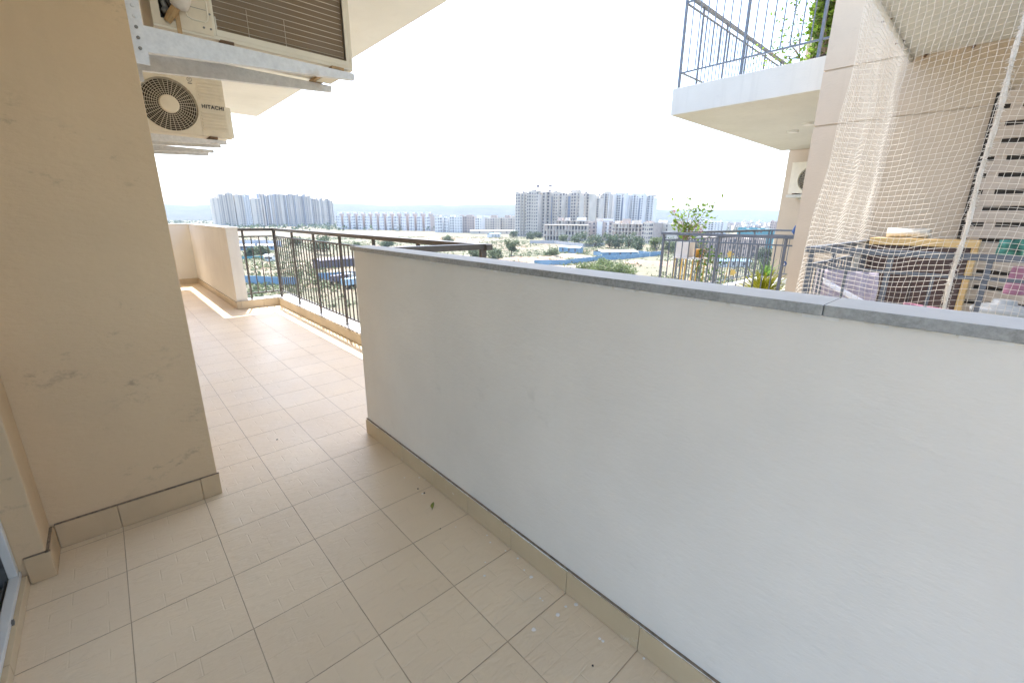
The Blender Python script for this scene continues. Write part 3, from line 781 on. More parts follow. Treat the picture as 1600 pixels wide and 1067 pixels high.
child_at(t, ck, 'hook', M['rust'])

# ================================================================== PLANTS
def leaf_quad(mb, p, size, rnd, up=.3, ratio=.55):
    d = Vector((rnd.gauss(0, 1), rnd.gauss(0, 1), rnd.gauss(0, .7)+up)).normalized()
    s = d.cross(Vector((rnd.gauss(0, 1), rnd.gauss(0, 1), rnd.gauss(0, 1)))).normalized()*size*ratio
    e = d*size; n = d.cross(s).normalized()*size*.12
    b = len(mb.v)
    mb.v += [tuple(p), tuple(p+e*.45+s*.5+n), tuple(p+e), tuple(p+e*.45-s*.5+n)]
    mb.f.append((b, b+1, b+2, b+3))
def branchy(loc, tips, rnd, size, density, root, leafmat, stemmat, r0=.008, droop=0, fl=None):
    """stems from the pot to given tips with leaves along them"""
    st = MB(); lf = MB(); f2 = MB(); base = Vector(loc)
    for tp in tips:
        tp = Vector(tp); mid = (base+tp)/2+Vector((rnd.uniform(-.08, .08), rnd.uniform(-.08, .08), droop+rnd.uniform(0, .08)))
        pts = [base*(1-a)**2+mid*2*a*(1-a)+tp*a*a for a in [k/8 for k in range(9)]]
        st.tube(pts, [r0*(1-.8*k/8) for k in range(9)], 5)
        L = (tp-base).length; nn = int(density*L)
        for k in range(nn):
            a = rnd.uniform(.25, 1.0); q = base*(1-a)**2+mid*2*a*(1-a)+tp*a*a
            tw = q+Vector((rnd.gauss(0, .05), rnd.gauss(0, .05), rnd.gauss(0, .05)))
            if rnd.random() < .3: st.tube([q, tw], .0016, 3, False)
            leaf_quad(lf, tw, size*rnd.uniform(.6, 1.25), rnd)
        if fl and rnd.random() < fl:
            for k in range(9): leaf_quad(f2, tp+Vector((rnd.gauss(0, .025), rnd.gauss(0, .025), rnd.gauss(0, .03))), .04, rnd, ratio=.8)
    child_at(root, st, 'stem', stemmat); child_at(root, lf, 'foliage', leafmat)
    if f2.v: child_at(root, f2, 'flowers', M['flower'])
rnd = random.Random(5)
M['potwhite'] = simple('white_glazed_pot', (.74, .71, .68), .4, 0, .05); M['orange'] = simple('orange_plastic_pot', (.62, .30, .04), .4)
M['brass'] = simple('yellow_stand_legs', (.60, .40, .10), .45)
# plant stand
t = empty('plant_stand', (6.72, 3.32, .004), 'pale shelf on thin yellow legs holding the pots behind the lower railing', 'stand')
child_at(t, MB().box(6.58, 6.86, 3.02, 3.62-.17, .752, .775), 'shelf', M['potwhite'], bevel=.003)
for x in (6.6, 6.84):
    for y in (3.05, 3.24, 3.42): child_at(t, MB().tube([(x, y+.02, .004), (x, y, .752)], .011, 8), 'leg', M['brass'])
t = empty('potted_shrub', (6.72, 3.35, .776), 'leafy flowering shrub in a square white pot on the stand', 'plant')
child_at(t, MB().poly([(6.62, 3.235), (6.84, 3.235), (6.84, 3.45), (6.62, 3.45)], .777, 1.0), 'pot', M['potwhite'], bevel=.01)
tips = [(6.7, 3.30, 1.67), (6.7, 3.66, 1.56), (6.75, 3.60, 1.45), (6.7, 3.5, 1.5), (6.72, 3.42, 1.62), (6.7, 3.30, 1.5), (6.7, 3.18, 1.58), (6.74, 3.12, 1.55), (6.7, 2.95, 1.67), (6.8, 2.92, 1.40),
        (6.7, 3.05, 1.38), (6.7, 3.15, 1.30), (6.75, 3.45, 1.32), (6.7, 3.55, 1.3), (6.8, 3.2, 1.42), (6.7, 3.36, 1.38), (6.7, 3.28, 1.25), (6.66, 3.5, 1.18), (6.7, 3.1, 1.15)]
branchy((6.72, 3.35, .99), tips, rnd, .075, 26, t, M['leaf_bright'], M['stem'], .007, fl=.12)
t = empty('potted_creeper', (6.72, 3.1, .776), 'ivy-leaved creeper trailing from a small orange pot', 'plant')
child_at(t, MB().lathe([(.06, 0), (.075, .11), (.08, .125)], (6.72, 3.1, .777), 20), 'pot', M['orange'], smooth=True)
branchy((6.66, 3.06, .90), [(6.6, 3.0, .45), (6.6, 2.92, .3), (6.6, 2.85, .72), (6.62, 2.72, .85), (6.6, 2.66, .60), (6.6, 2.95, .6), (6.62, 3.05, .3), (6.7, 3.05, 1.1), (6.7, 3.15, 1.08), (6.62, 2.78, .45), (6.6, 2.62, .58), (6.65, 2.9, .9)],
        rnd, .055, 42, t, M['leaf_ivy'], M['stem'], .006)
t = empty('pinwheel_flower', (6.7, 2.7, .12), 'two yellow-orange garden flower ornaments on a thin stake', 'ornament')
M['yellow'] = simple('yellow_plastic', (.75, .55, .18), .5)
child_at(t, MB().tube([(6.7, 2.70, .12), (6.72, 2.62, .87)], .005, 6), 'stake', M['brass'])
for c_, z_ in (((6.71, 2.63), .86), ((6.70, 2.56), .60)):
    mb = MB()
    for k in range(6):
        a = k*math.pi/3; p = Vector((c_[0], c_[1], z_)); q = p+Vector((-.01, math.cos(a)*.055, math.sin(a)*.055)); s = Vector((0, -math.sin(a), math.cos(a)))*.022
        mb.quad(p, (p+q)/2+s, q, (p+q)/2-s)
    child_at(t, mb, 'petals', M['yellow'])
def frond_plant(name, label, c_, n, L, rnd, mat, potmat, pot=(.11, .22)):
    t = empty(name, c_, label, 'plant')
    MB().lathe([(pot[0]*.75, 0), (pot[0], pot[1]), (pot[0]*1.08, pot[1]+.01)], (0, 0, 0), 20).build('pot', potmat, t, smooth=True)
    lf = MB()
    for k in range(n):
        a = rnd.uniform(0, 6.28); e = rnd.uniform(.5, 1.35); l = L*rnd.uniform(.6, 1.1)
        d = Vector((math.cos(a)*math.cos(e), math.sin(a)*math.cos(e), math.sin(e))); side = Vector((-math.sin(a), math.cos(a), 0))
        p = Vector((0, 0, pot[1]))
        for j in range(7):
            q = p+d*l/7; d = (d+Vector((0, 0, -.10))).normalized()
            for s in (-1, 1):
                tip = q+side*s*.05*(1-j/9)+d*.05; lf.quad(p, q, tip, (p+tip)/2)
            p = q
    lf.build('fronds', mat, t)
    return t
frond_plant('potted_palm', 'bushy yellow-green fern in a pot at the foot of the tan pillar', (6.72, 2.13, .005), 150, .46, rnd, M['leaf_palm'], M['potwhite'])
frond_plant('potted_palm', 'small green plant in a pot on the far kerb of the lower balcony', (9.8, 3.1, .005), 30, .35, rnd, M['leaf_ivy'], M['potwhite'])
t = empty('blue_pennant', (6.7, 1.86, 1.2), 'small dark blue pennant fixed at the pillar end of the lower railing', 'ornament')
M['bluepl'] = simple('blue_plastic', (.05, .12, .32), .5)
child_at(t, MB().tube([(6.72, 1.86, 1.15), (6.72, 1.88, 1.19), (6.72, 1.865, 1.25), (6.72, 1.845, 1.31)], [.004, .022, .017, .002], 8), 'flag', M['bluepl'])
t = empty('hanging_charm', (6.5, 1.87, .75), 'round blue and white charm hanging by the pillar', 'ornament')
child_at(t, MB().lathe([(.03, 0), (.034, .008), (.03, .016)], (6.52, 1.87, .79), 18, 'x'), 'disc', M['bluepl'])
child_at(t, MB().lathe([(.018, 0), (.018, .004)], (6.512, 1.87, .785), 14, 'x'), 'centre', M['whitecloth'])
child_at(t, MB().tube([(6.53, 1.87, .82), (6.53, 1.87, 1.03)], .002, 4), 'string', M['net'])
# upper balcony plants
t = empty('potted_creeper', (7.3, 1.95, 3.1), 'dense green creeper climbing beside the pillar on the upper balcony', 'plant')
child_at(t, MB().lathe([(.1, 0), (.13, .14), (.14, .15)], (6.9, 1.93, 3.102), 20), 'pot', M['dark'], smooth=True)
tips = []
for k in range(60):
    z = rnd.uniform(3.12, 4.9); wd = .42-.14*(z-3.3) if z < 4.2 else .28
    tips.append((rnd.uniform(6.75, 7.3), 1.92+rnd.uniform(-.18, wd), z))
branchy((6.9, 1.93, 3.3), tips, rnd, .075, 110, t, M['leaf_bright'], M['stem'], .007, fl=.3)
t = empty('potted_shrub', (6.8, 2.3, 3.1), 'thin airy shrub spreading low behind the upper railing', 'plant')
child_at(t, MB().lathe([(.06, 0), (.09, .1), (.10, .11)], (6.9, 2.2, 3.102), 20), 'pot', M['dark'], smooth=True)
branchy((6.9, 2.2, 3.3), [(6.7, 2.5, 3.35), (6.7, 2.65, 3.42), (6.7, 2.45, 3.6), (6.7, 2.75, 3.3), (6.7, 2.35, 3.75), (6.8, 2.55, 3.9), (6.75, 2.4, 4.3), (6.75, 2.42, 4.1), (6.7, 2.6, 3.55), (6.7, 2.3, 3.5)], rnd, .05, 34, t, M['leaf_bright'], M['stem'], .005)
t = empty('potted_shrub', (7.6, 3.1, 3.1), 'tiny pale green sprig at the middle of the upper railing foot', 'plant')
child_at(t, MB().lathe([(.06, 0), (.08, .10), (.085, .11)], (7.6, 3.1, 3.102), 16), 'pot', M['dark'], smooth=True)
branchy((7.6, 3.1, 3.2), [(7.55, 3.15, 3.42), (7.6, 3.05, 3.46), (7.6, 3.2, 3.38), (7.5, 3.0, 3.38)], rnd, .05, 40, t, M['leaf_bright'], M['stem'], .004)

# small litter on the floor
def litter(name, label, p, s, mat, cat, group=None):
    mb = MB(); r2 = random.Random(int(p[0]*1e4)); n = 7
    mb.lathe([(s*.5, 0), (s, s*.35), (s*.8, s*.8), (s*.2, s)], (0, 0, 0), n)
    mb.v = [(x*r2.uniform(.7, 1.3), y*r2.uniform(.7, 1.3), z) for x, y, z in mb.v]
    o = mb.build(name, mat); o.location = (p[0], p[1], .0005); return tag(o, label, cat, group)
for (a, b), s, lb in (((653, 764), .0045, 'dark crumb on a tile just above the fallen leaf'), ((663, 770.5), .0055, 'roundish dark crumb beside the fallen leaf'), ((433, 687), .005, 'lone dark crumb on the pale tiles in mid passage'),
              ((688, 826), .003, 'tiny dark speck on the tile below the fallen leaf'), ((926, 1040), .0035, 'tiny dark speck near the bottom of the skirting')):
    p = ground(a, b, 0); litter('crumb', lb, p, s, M['ink'], 'crumb', 'crumbs on the floor tiles')
p = ground(676, 790, 0)
mb = MB(); mb.v = [(-.022, -.002, 0), (-.008, .009, .004), (.008, .007, .006), (.026, .002, .003), (.010, -.006, .005), (-.008, -.008, .003), (0, 0, .0015), (-.034, -.006, .001)]
mb.f = [(0, 1, 6), (1, 2, 6), (2, 3, 6), (3, 4, 6), (4, 5, 6), (5, 0, 6), (0, 5, 7)]
o = mb.build('fallen_leaf', simple('dry_green_leaf', (.20, .22, .04), .6)); o.location = (p.x, p.y, .001); o.rotation_euler.z = .75
tag(o, 'small curled green leaf lying on the tiles by the white wall', 'leaf')
rnd = random.Random(21)         # drips of wall paint on the tiles
spots = [(712, 823), (761, 836), (790, 860), (809, 872), (819, 890), (830, 901), (844, 934), (848, 938), (871.5, 960), (900, 944), (834, 983), (937, 997), (884, 947), (758, 878), (757, 899), (1006, 1028), (766, 847), (632, 746), (655, 746), (664, 749), (660, 771), (942, 1001)]
order = sorted(range(len(spots)), key=lambda k: spots[k][1])
W_ORD = 'topmost,second,third,fourth,fifth,sixth,seventh,eighth,ninth,tenth,eleventh,twelfth,thirteenth,fourteenth,fifteenth,sixteenth,seventeenth,eighteenth,nineteenth,twentieth,twenty-first,lowest'.split(',')
def drip_label(i, a, b, s):
    return '%s white paint drip on the tiles, %s counting down the photo' % ('large' if s > .007 else 'small', W_ORD[order.index(i)])
for i, (a, b) in enumerate(spots):
    p = ground(a, b, 0); s = rnd.choice((.003, .004, .005))
    if (a, b) in ((871.5, 960), (834, 983), (830, 901), (900, 944)): s = .0075
    mb = MB().lathe([(s, 0), (s*.9, .0004), (s*.5, .0008)], (0, 0, 0), 9)
    mb.v = [(x*rnd.uniform(.85, 1.2), y*rnd.uniform(.85, 1.2), z) for x, y, z in mb.v]
    o = mb.build('paint_drip', M['putty']); o.location = (p.x, p.y, .0004)
    tag(o, drip_label(i, a, b, s), 'paint drip', 'paint drips beside the partition wall')

# ================================================================== THE VIEW
M['t_grey'] = simple('unfinished_concrete', (.52, .475, .41), .9, 0, .12, .08)
M['t_cream'] = simple('cream_render', (.56, .51, .43), .9, 0, .08, .08)
M['t_white'] = simple('white_render', (.64, .64, .63), .9, 0, .04, .08)
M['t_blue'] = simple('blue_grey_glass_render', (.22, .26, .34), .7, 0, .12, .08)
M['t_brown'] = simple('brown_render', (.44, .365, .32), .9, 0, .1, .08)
M['t_pink'] = simple('brick_infill', (.42, .35, .31), .9, 0, .15, .3)
M['win'] = simple('dark_window', (.10, .10, .115), .4)
M['bluesheet'] = simple('blue_sheet_hoarding', (.15, .26, .37), .5, 0, .15, .3)
M['whitesheet'] = simple('white_sheet_roof', (.55, .55, .52), .5, 0, .05, .3)
M['darkroof'] = simple('dark_shed_roof', (.12, .11, .14), .7)
M['teal'] = simple('teal_safety_mesh', (.10, .26, .30), .8)
_wm = {}
def win_mesh(w, h, mat):
    k = (round(w, 1), round(h, 1), mat.name)
    if k not in _wm:
        mb = MB().box(-k[0]/2, k[0]/2, -.12, .25, 0, k[1]); me = bpy.data.meshes.new('window'); me.from_pydata(mb.v, [], mb.f); me.materials.append(mat); _wm[k] = me
    return _wm[k]
def block(name, label, a, b, top, Da, Db, floors, bays, mat, side=None, depth=14, fins=None, blue=(), roof=(), group=None, winw=None, cat='building', band=True, parapet=True, nowin=False):
    """a far building whose front runs from azimuth a (Da metres off) to azimuth b (Db metres off)"""
    A = azi(a)*Da; B = azi(b)*Db; W = (B-A).length; ang = math.atan2(B.y-A.y, B.x-A.x)
    H = hgt((a+b)/2, top, (Da+Db)/2)-GZ
    t = empty(name, (A.x, A.y, GZ), label, cat, group, ang)
    fh = H/floors; bw = W/bays
    rb_ = random.Random(int(a*7)+floors); big = H > 30
    off = [0.]*bays
    if big:
        for k in range(bays): off[k] = rb_.choice((0, 0, 1.6, 2.6, -1.6)) if k not in blue else -1.2
    mb = MB()
    for k in range(bays):
        hk = H+(rb_.choice((-2.4, 0, 0, 1.2)) if big else 0)
        mb.box(k*bw, (k+1)*bw, -off[k], depth, 0, hk)
        if parapet and rb_.random() < .7: mb.box(k*bw+.2, (k+1)*bw-.2, -off[k]+.3, 2., hk, hk+.9)
        if band:
            for j in range(1, floors):
                if big and off[k] <= 0: mb.box(k*bw+.1, (k+1)*bw-.1, -off[k]-.7, -off[k]-.01, j*fh-.1, j*fh+.1)
                elif not big: mb.box(k*bw, (k+1)*bw, -.3, -.01, j*fh-.12, j*fh+.12)
    mb.build('wall', mat, t)
    fm = M.get(fins) if fins else None
    if fm:
        f = MB()
        for k in range(bays+1):
            if k % 2 == 0: f.box(max(0, k*bw-bw*.22), min(W, k*bw+bw*.22), -.9, -.36, 0, H+.5)
        f.build('facade_fin', fm, t)
    for k in blue:
        MB().box(k*bw+bw*.04, (k+1)*bw-bw*.04, .9, 1.19, H*.06, H*.93).build('glazed_strip', M['t_blue'], t)
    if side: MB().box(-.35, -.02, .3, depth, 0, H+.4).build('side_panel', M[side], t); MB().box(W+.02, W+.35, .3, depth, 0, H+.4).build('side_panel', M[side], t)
    ww = winw or bw*.5; cnt = 0
    if not nowin:
        for j in range(floors-1, -1, -1):
            for k in range(bays):
                if k in blue or cnt >= 100: continue
                kk = (k*3+int(a)) % 4
                if big and kk == 3 and off[k] > 0: continue
                o = bpy.data.objects.new('window', win_mesh(ww*(.6, 1.1, .9, .7)[kk], fh*(.45, .6, .5, .35)[kk], M['win'])); COL.objects.link(o)
                o.parent = t; o.location = (k*bw+bw*(.5, .45, .55, .5)[kk], -off[k], j*fh+fh*.27); cnt += 1
    if big and W > 6:
        MB().lathe([(1.1, 0), (1.15, 1.6), (.5, 2.)], (W*rb_.uniform(.2, .8), depth*.5, H+.8), 12).build('water_tank', M['darkroof'], t)
    for (u0, u1, py_, rm) in roof:
        hh = hgt((a+b)/2, py_, (Da+Db)/2)-GZ
        MB().box(W*u0, W*u1, depth*.15, depth*.7, H+.0, hh).build('roof_room', M[rm], t)
    return t
GT = 'grey unfinished towers'
block('tower_block', 'pale end tower of the tall grey group left of the crane mast', 806, 822, 303, 455, 450, 14, 4, M['t_grey'], roof=(), group=GT)
block('tower_block', 'tall grey tower carrying the flat roof room under the tower crane', 822, 841, 300, 448, 444, 14, 5, M['t_grey'], roof=((.05, .95, 298, 't_grey'),), group=GT)
block('tower_block', 'narrow grey tower with a low rounded top right under the crane jib', 843, 857, 300.5, 458, 452, 14, 3, M['t_grey'], group=GT, roof=((.2, .8, 299, 't_grey'),))
block('tower_block', 'grey tower with a dark blue glazed strip beside the narrow one', 857, 876, 302, 456, 450, 14, 4, M['t_grey'], blue=(0,), group=GT)
block('tower_block', 'grey tower with a blue glazed strip and raised roof room', 877, 904, 301.5, 462, 455, 14, 6, M['t_grey'], blue=(2,), roof=((.52, .88, 297, 't_grey'),), group=GT)
block('tower_block', 'plain grey tower closing the tall unfinished group', 904.5, 919, 303, 480, 474, 14, 4, M['t_grey'], group=GT)
block('tower_block', 'dull lower grey tower set back between the grey and white groups', 920, 935, 307, 560, 556, 16, 4, M['t_grey'], group=GT)
WT = 'white towers right of the grey group'
block('tower_block', 'white tower with square windows and a roof room, first of the white group', 935, 950, 303, 600, 596, 16, 4, M['t_grey'], fins='t_white', roof=((.4, .95, 299, 't_grey'),), group=WT)
block('tower_block', 'white finned tower second from left in the white group', 952, 977, 305, 615, 610, 16, 6, M['t_white'], blue=(4,), fins='t_white', roof=((.3, .98, 301, 't_grey'),), group=WT)
block('tower_block', 'white finned tower with wide grey glazing third in the white group', 979, 1004, 306, 625, 618, 16, 6, M['t_white'], blue=(4,), fins='t_white', roof=((.2, .95, 302, 't_grey'),), group=WT)
block('tower_block', 'slim white tower at the right end of the white group', 1006, 1019, 306.5, 632, 628, 16, 3, M['t_white'], fins='t_white', roof=((.3, 1, 304, 't_grey'),), group=WT)
# crane
t = empty('tower_crane', tuple(azi(839.5)*470)[:2]+(GZ,), 'slender tower crane standing above the tall grey towers', 'crane')
zt = hgt(840, 289.5, 470)-GZ
mb = MB()
for dx in (-.6, .6):
    for dy in (-.6, .6): mb.box(dx-.12, dx+.12, dy-.12, dy+.12, 0, zt)
for k in range(int(zt/2)): mb.tube([(-.6, -.6, k*2), (.6, -.6, k*2+2)], .09, 4); mb.tube([(-.6, .6, k*2), (-.6, -.6, k*2+2)], .09, 4)
mb.build('mast', M['darkroof'], t)
_rt = Vector((_r0.x, _r0.y)); 
jb = MB()
def jp(s, z): return (_rt.x*s, _rt.y*s, z)
jb.tube([jp(-4, zt), jp(14, zt)], .18, 4); jb.tube([jp(-4, zt+1.), jp(14, zt+.6)], .14, 4)
for k in range(9): jb.tube([jp(-4+k*2, zt), jp(-3+k*2, zt+.9)], .08, 4)
jb.build('jib', M['darkroof'], t); MB().box(-1, 1, -1, 1, zt-2, zt+.2).build('cab', M['darkroof'], t)
q = jp(12.5, zt); MB().box(q[0]-1.2, q[0]+1.2, q[1]-1.2, q[1]+1.2, zt-1.2, zt-.05).build('counterweight', M['darkroof'], t)
# cream and grey towers far left
CT = 'cream towers at far left'
for i, (a, b, tp, mt, lb) in enumerate(((336, 346, 310.5, 't_cream', 'cream tower at the left end of the far cream row'), (346, 357, 305.5, 't_cream', 'cream tower with stepped top second in the far cream row'),
        (357, 369, 303, 't_cream', 'tallest cream tower with a roof room in the far cream row'), (371, 384, 305.5, 't_cream', 'wide cream tower right of the tallest cream one'),
        (384, 394, 305.5, 't_white', 'white-fronted tower within the far cream row'), (395, 411, 311.5, 't_cream', 'lower cream tower at the right end of the cream row'))):
    block('tower_block', lb, a, b, tp, 840+i*4, 842+i*4, 16, 3, M[mt], side='t_cream', group=CT, roof=((.2, .8, tp-1.8, 't_cream'),))
FG = 'far grey towers behind the cream row'
for i, (a, b, tp) in enumerate(((409, 417, 304), (418, 432, 304.3), (433, 449, 304.6), (450, 463, 304.8), (464, 477, 305.2), (478, 489, 305.4), (490, 503, 311), (504, 516, 311.5), (516.5, 522, 314.5))):
    block('tower_block', ['far grey tower nearest the cream row', 'far grey tower second from the cream row', 'far grey tower third from the cream row', 'far grey tower fourth from the cream row', 'far grey tower fifth from the cream row',
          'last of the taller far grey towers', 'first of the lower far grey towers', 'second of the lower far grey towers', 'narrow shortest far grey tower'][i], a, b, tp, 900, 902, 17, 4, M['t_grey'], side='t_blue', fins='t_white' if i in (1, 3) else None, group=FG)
# row of small white fronted houses
ORD = ['leftmost', 'second', 'third', 'fourth', 'fifth', 'sixth', 'seventh', 'eighth', 'ninth', 'tenth', 'eleventh', 'twelfth', 'thirteenth', 'fourteenth', 'fifteenth', 'sixteenth']
def row_label(i): return 'small white-fronted brown-sided block, %s from the left in the row below the hills' % ORD[i]
x = 525.; i = 0
random.seed(9)
while x < 676:
    wpx = 9.6 if x < 620 else 10.8
    D = 690-(x-525)*.55
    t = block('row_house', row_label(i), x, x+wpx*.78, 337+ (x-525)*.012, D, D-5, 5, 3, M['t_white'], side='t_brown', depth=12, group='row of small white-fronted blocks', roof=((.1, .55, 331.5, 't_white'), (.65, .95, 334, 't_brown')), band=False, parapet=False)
    x += wpx*1.17+random.uniform(-.3, .3); i += 1
MR = 'mid-rise blocks in front of the hills'
for a, b, tp, D, fl_, by, mt, lb, rf in ((679, 691, 340, 560, 5, 3, 't_white', 'blank white mid-rise block at the end of the house row', ((.2, .6, 336, 't_grey'),)),
        (693.5, 700, 340, 558, 5, 2, 't_white', 'narrow white mid-rise block', ()), (702, 722, 339, 552, 6, 5, 't_white', 'white mid-rise with brown roof rooms', ((.05, .35, 336.5, 't_white'), (.75, .98, 336, 't_pink'))),
        (722.5, 741, 339, 550, 6, 5, 't_brown', 'brown mid-rise between two white ones', ((.3, .8, 336, 't_brown'),)), (742, 753, 341, 540, 6, 3, 't_white', 'white mid-rise beside the brown one', ((.2, .9, 336.5, 't_white'),)),
        (753.5, 781, 341.5, 545, 6, 7, 't_grey', 'wide grey mid-rise with stair tower', ((.5, .8, 336.5, 't_pink'), (.02, .4, 337, 't_white'))), (781.5, 805, 341.5, 548, 6, 6, 't_grey', 'grey mid-rise touching the tall grey towers', ((.3, .6, 336.5, 't_pink'), (.75, .95, 337.5, 't_grey')))):
    block('midrise_block', lb, a, b, tp, D, D-4, fl_, by, M[mt], group=MR, roof=rf, depth=13)
# unfinished frames in front of the towers
def frame_block(label, a, b, top, D, D2, floors, bays, infill, roof=()):
    A = azi(a)*D; B = azi(b)*D2; W = (B-A).length; ang = math.atan2(B.y-A.y, B.x-A.x); H = hgt((a+b)/2, top, (D+D2)/2)-GZ
    t = empty('unfinished_block', (A.x, A.y, GZ), label, 'building', 'unfinished concrete frames', ang); fh = H/floors; bw = W/bays
    s = MB()
    for k in range(1, floors+1): s.box(-.3, W+.3, -.3, 14, k*fh-.35, k*fh)
    s.build('floor_slabs', M['t_grey'], t)
    c_ = MB()
    for k in range(bays+1):
        for yy in (0, 6.5, 13): c_.box(k*bw-.3, k*bw+.3, yy-.1, yy+.5, 0, H-.36)
    c_.build('columns', M['t_grey'], t)
    MB().box(.5, W-.5, 2.2, 12.8, 0, H-.4).build('dark_interior', M['t_brown'], t)
    r_ = random.Random(int(a))
    for j in range(floors):
        for k in range(bays):
            if r_.random() < infill: MB().box(k*bw+.31, k*bw+bw*.55, .1, .4, j*fh+.01, j*fh+fh-.36).build('infill_wall', M['t_pink'] if r_.random() < .6 else M['t_grey'], t)
            else: MB().box(k*bw+bw*.2, k*bw+bw*.8, 2.05, 2.15, j*fh+.2*fh, j*fh+fh*.75).build('window', M['win'], t)
    for (u0, u1, py_, rm) in roof:
        hh = hgt((a+b)/2, py_, (D+D2)/2)-GZ; MB().box(W*u0, W*u1, 3, 9, H+.01, hh).build('roof_room', M[rm], t)
    return t
frame_block('low open concrete frame in front of the blue-striped towers', 850, 918, 351.5, 372, 366, 3, 14, .4)
frame_block('upper stepped concrete frame with white roof rooms behind the low frame', 868, 919, 345, 420, 414, 5, 11, .5, roof=((.05, .2, 340, 't_pink'), (.28, .4, 340, 't_grey'), (.64, .9, 339.5, 't_white')))
block('midrise_block', 'brick-and-white mid-rise with two blank white panels', 919, 958, 347, 385, 380, 5, 6, M['t_pink'], group=MR, fins=None, roof=((.3, .55, 341, 't_grey'), (.6, .95, 342, 't_white')), depth=12)
A = azi(934)*381; B = azi(952)*379
for u, v, lb in ((933.5, 941.5, 'left blank white end wall on the brick mid-rise'), (943.5, 952, 'right blank white end wall on the brick mid-rise')):
    block('white_gable', lb, u, v, 346.5, 382, 380.5, 5, 1, M['t_white'], depth=1.2, nowin=True, band=False, parapet=False, group='blank white end walls')
frame_block('open concrete frame with dark square bays left of the pink block', 957, 1004, 350, 360, 352, 5, 9, .35, roof=((.05, .22, 345, 't_grey'), (.3, .5, 342, 't_pink'), (.62, .85, 344, 't_grey')))
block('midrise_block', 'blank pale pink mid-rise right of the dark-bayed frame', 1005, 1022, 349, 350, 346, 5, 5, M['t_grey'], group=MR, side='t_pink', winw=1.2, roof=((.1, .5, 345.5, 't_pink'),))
block('midrise_block', 'grey mid-rise with dark stair strip behind the corner post of the lower railing', 1023, 1045, 350, 362, 356, 5, 6, M['t_grey'], group=MR, blue=(1, 4), roof=((.2, .45, 344, 't_white'),))
block('midrise_block', 'wide grey mid-rise behind the potted shrub', 1046, 1092, 352, 420, 410, 5, 10, M['t_grey'], group=MR, roof=((.1, .3, 346, 't_pink'), (.5, .7, 347, 't_white')))
block('midrise_block', 'white mid-rise showing right of the potted shrub', 1093, 1132, 347, 640, 630, 6, 8, M['t_white'], group=MR, roof=((.1, .4, 344, 't_white'),))
# low town at right
random.seed(31); k = 0
for row, (D, y0, n_) in enumerate(((1500, 346.5, 16), (1150, 349.5, 14), (850, 353, 12))):
    for i in range(n_):
        a = 1055+i*(190/n_)+random.uniform(-1, 1); wpx = 190/n_*random.uniform(.6, .95)
        k += 1
        DD = D*random.uniform(.93, 1.07)
        block('town_house', 'small low-town block, %s from the left in the %s row at right' % (ORD[i], ['back', 'middle', 'front'][row]), a, a+wpx, y0+random.uniform(-1.2, 1.5), DD, DD*1.005, 3+row, 4,
              M[random.choice(('t_white', 't_grey', 't_pink', 't_cream', 't_brown'))], group='low town at right', depth=12, band=False, roof=((.2, .5, y0-2.2, random.choice(('t_white', 't_pink'))),) if random.random() < .4 else ())
block('midrise_block', 'building wrapped in teal safety mesh seen through the lower railing', 1155, 1196, 358, 330, 322, 4, 7, M['teal'], group=MR, nowin=False)
block('midrise_block', 'low brown block below the teal-wrapped building', 1100, 1190, 372, 250, 240, 3, 12, M['t_brown'], group=MR, depth=10)
block('midrise_block', 'narrow reddish tower at the edge of the neighbouring tower wall', 1205, 1214, 346, 520, 516, 7, 3, M['t_pink'], group=MR)

# hoardings, sheds, walls
def strip(name, label, pts, h, mat, cat, group=None, thick=.12, posts=True, pm='galv'):
    G_ = [ground(*p) for p in pts]; t = empty(name, tuple(G_[0]), label, cat, group); mb = MB(); ps = MB()
    for P, Q in zip(G_[:-1], G_[1:]):
        d = (Q-P).normalized(); nn = Vector((-d.y, d.x, 0))*thick; L = (Q-P).length; n_ = max(1, int(L/2.4))
        for k in range(n_):          # corrugated sheets set slightly in and out
            a = P+d*L*k/n_; b = P+d*(L*(k+1)/n_-.04); off = nn*(.5 if k % 2 else 0)
            z_ = h*random.uniform(.95, 1.03)
            mb.poly([((a+off).x, (a+off).y), ((b+off).x, (b+off).y), ((b+off+nn).x, (b+off+nn).y), ((a+off+nn).x, (a+off+nn).y)], GZ, GZ+z_)
            if k % 2 == 0: ps.box(a.x-.08, a.x+.08, a.y+.2, a.y+.36, GZ, GZ+h*1.05)
    child_at(t, mb, 'sheet_panel' if posts else 'wall_face', mat)
    if posts: child_at(t, ps, 'posts', M[pm])
    return t
HB = 'blue sheet hoardings'
strip('site_hoarding', 'long blue hoarding running behind the bright bush above the coping', [(835, 414), (882, 414), (936, 407), (970, 405.5), (1014, 401)], 1.9, M['bluesheet'], 'hoarding', HB)
strip('site_hoarding', 'short blue hoarding left of the corner post of the lower railing', [(998, 398.5), (1016, 401), (1036, 399)], 2.2, M['bluesheet'], 'hoarding', HB)
strip('site_hoarding', 'near blue hoarding crossing behind the left end of the balcony railing', [(372, 443), (420, 445), (464, 446)], 2.1, M['bluesheet'], 'hoarding', HB)
strip('site_hoarding', 'blue hoarding seen through the railing just left of the partition wall end', [(499, 438), (530, 436), (566, 434), (620, 431)], 2.0, M['bluesheet'], 'hoarding', HB)
strip('site_hoarding', 'thin teal hoarding in the scrub behind the left end of the railing', [(372, 405), (412, 403.5)], 1.0, M['teal'], 'hoarding', HB)
strip('compound_wall', 'long grey compound wall in front of the small trees', [(828, 380.5), (866, 381), (911, 386), (945, 384.5)], 2.2, simple('grey_block_wall', (.40, .40, .41), .9), 'wall', None, .2, False)
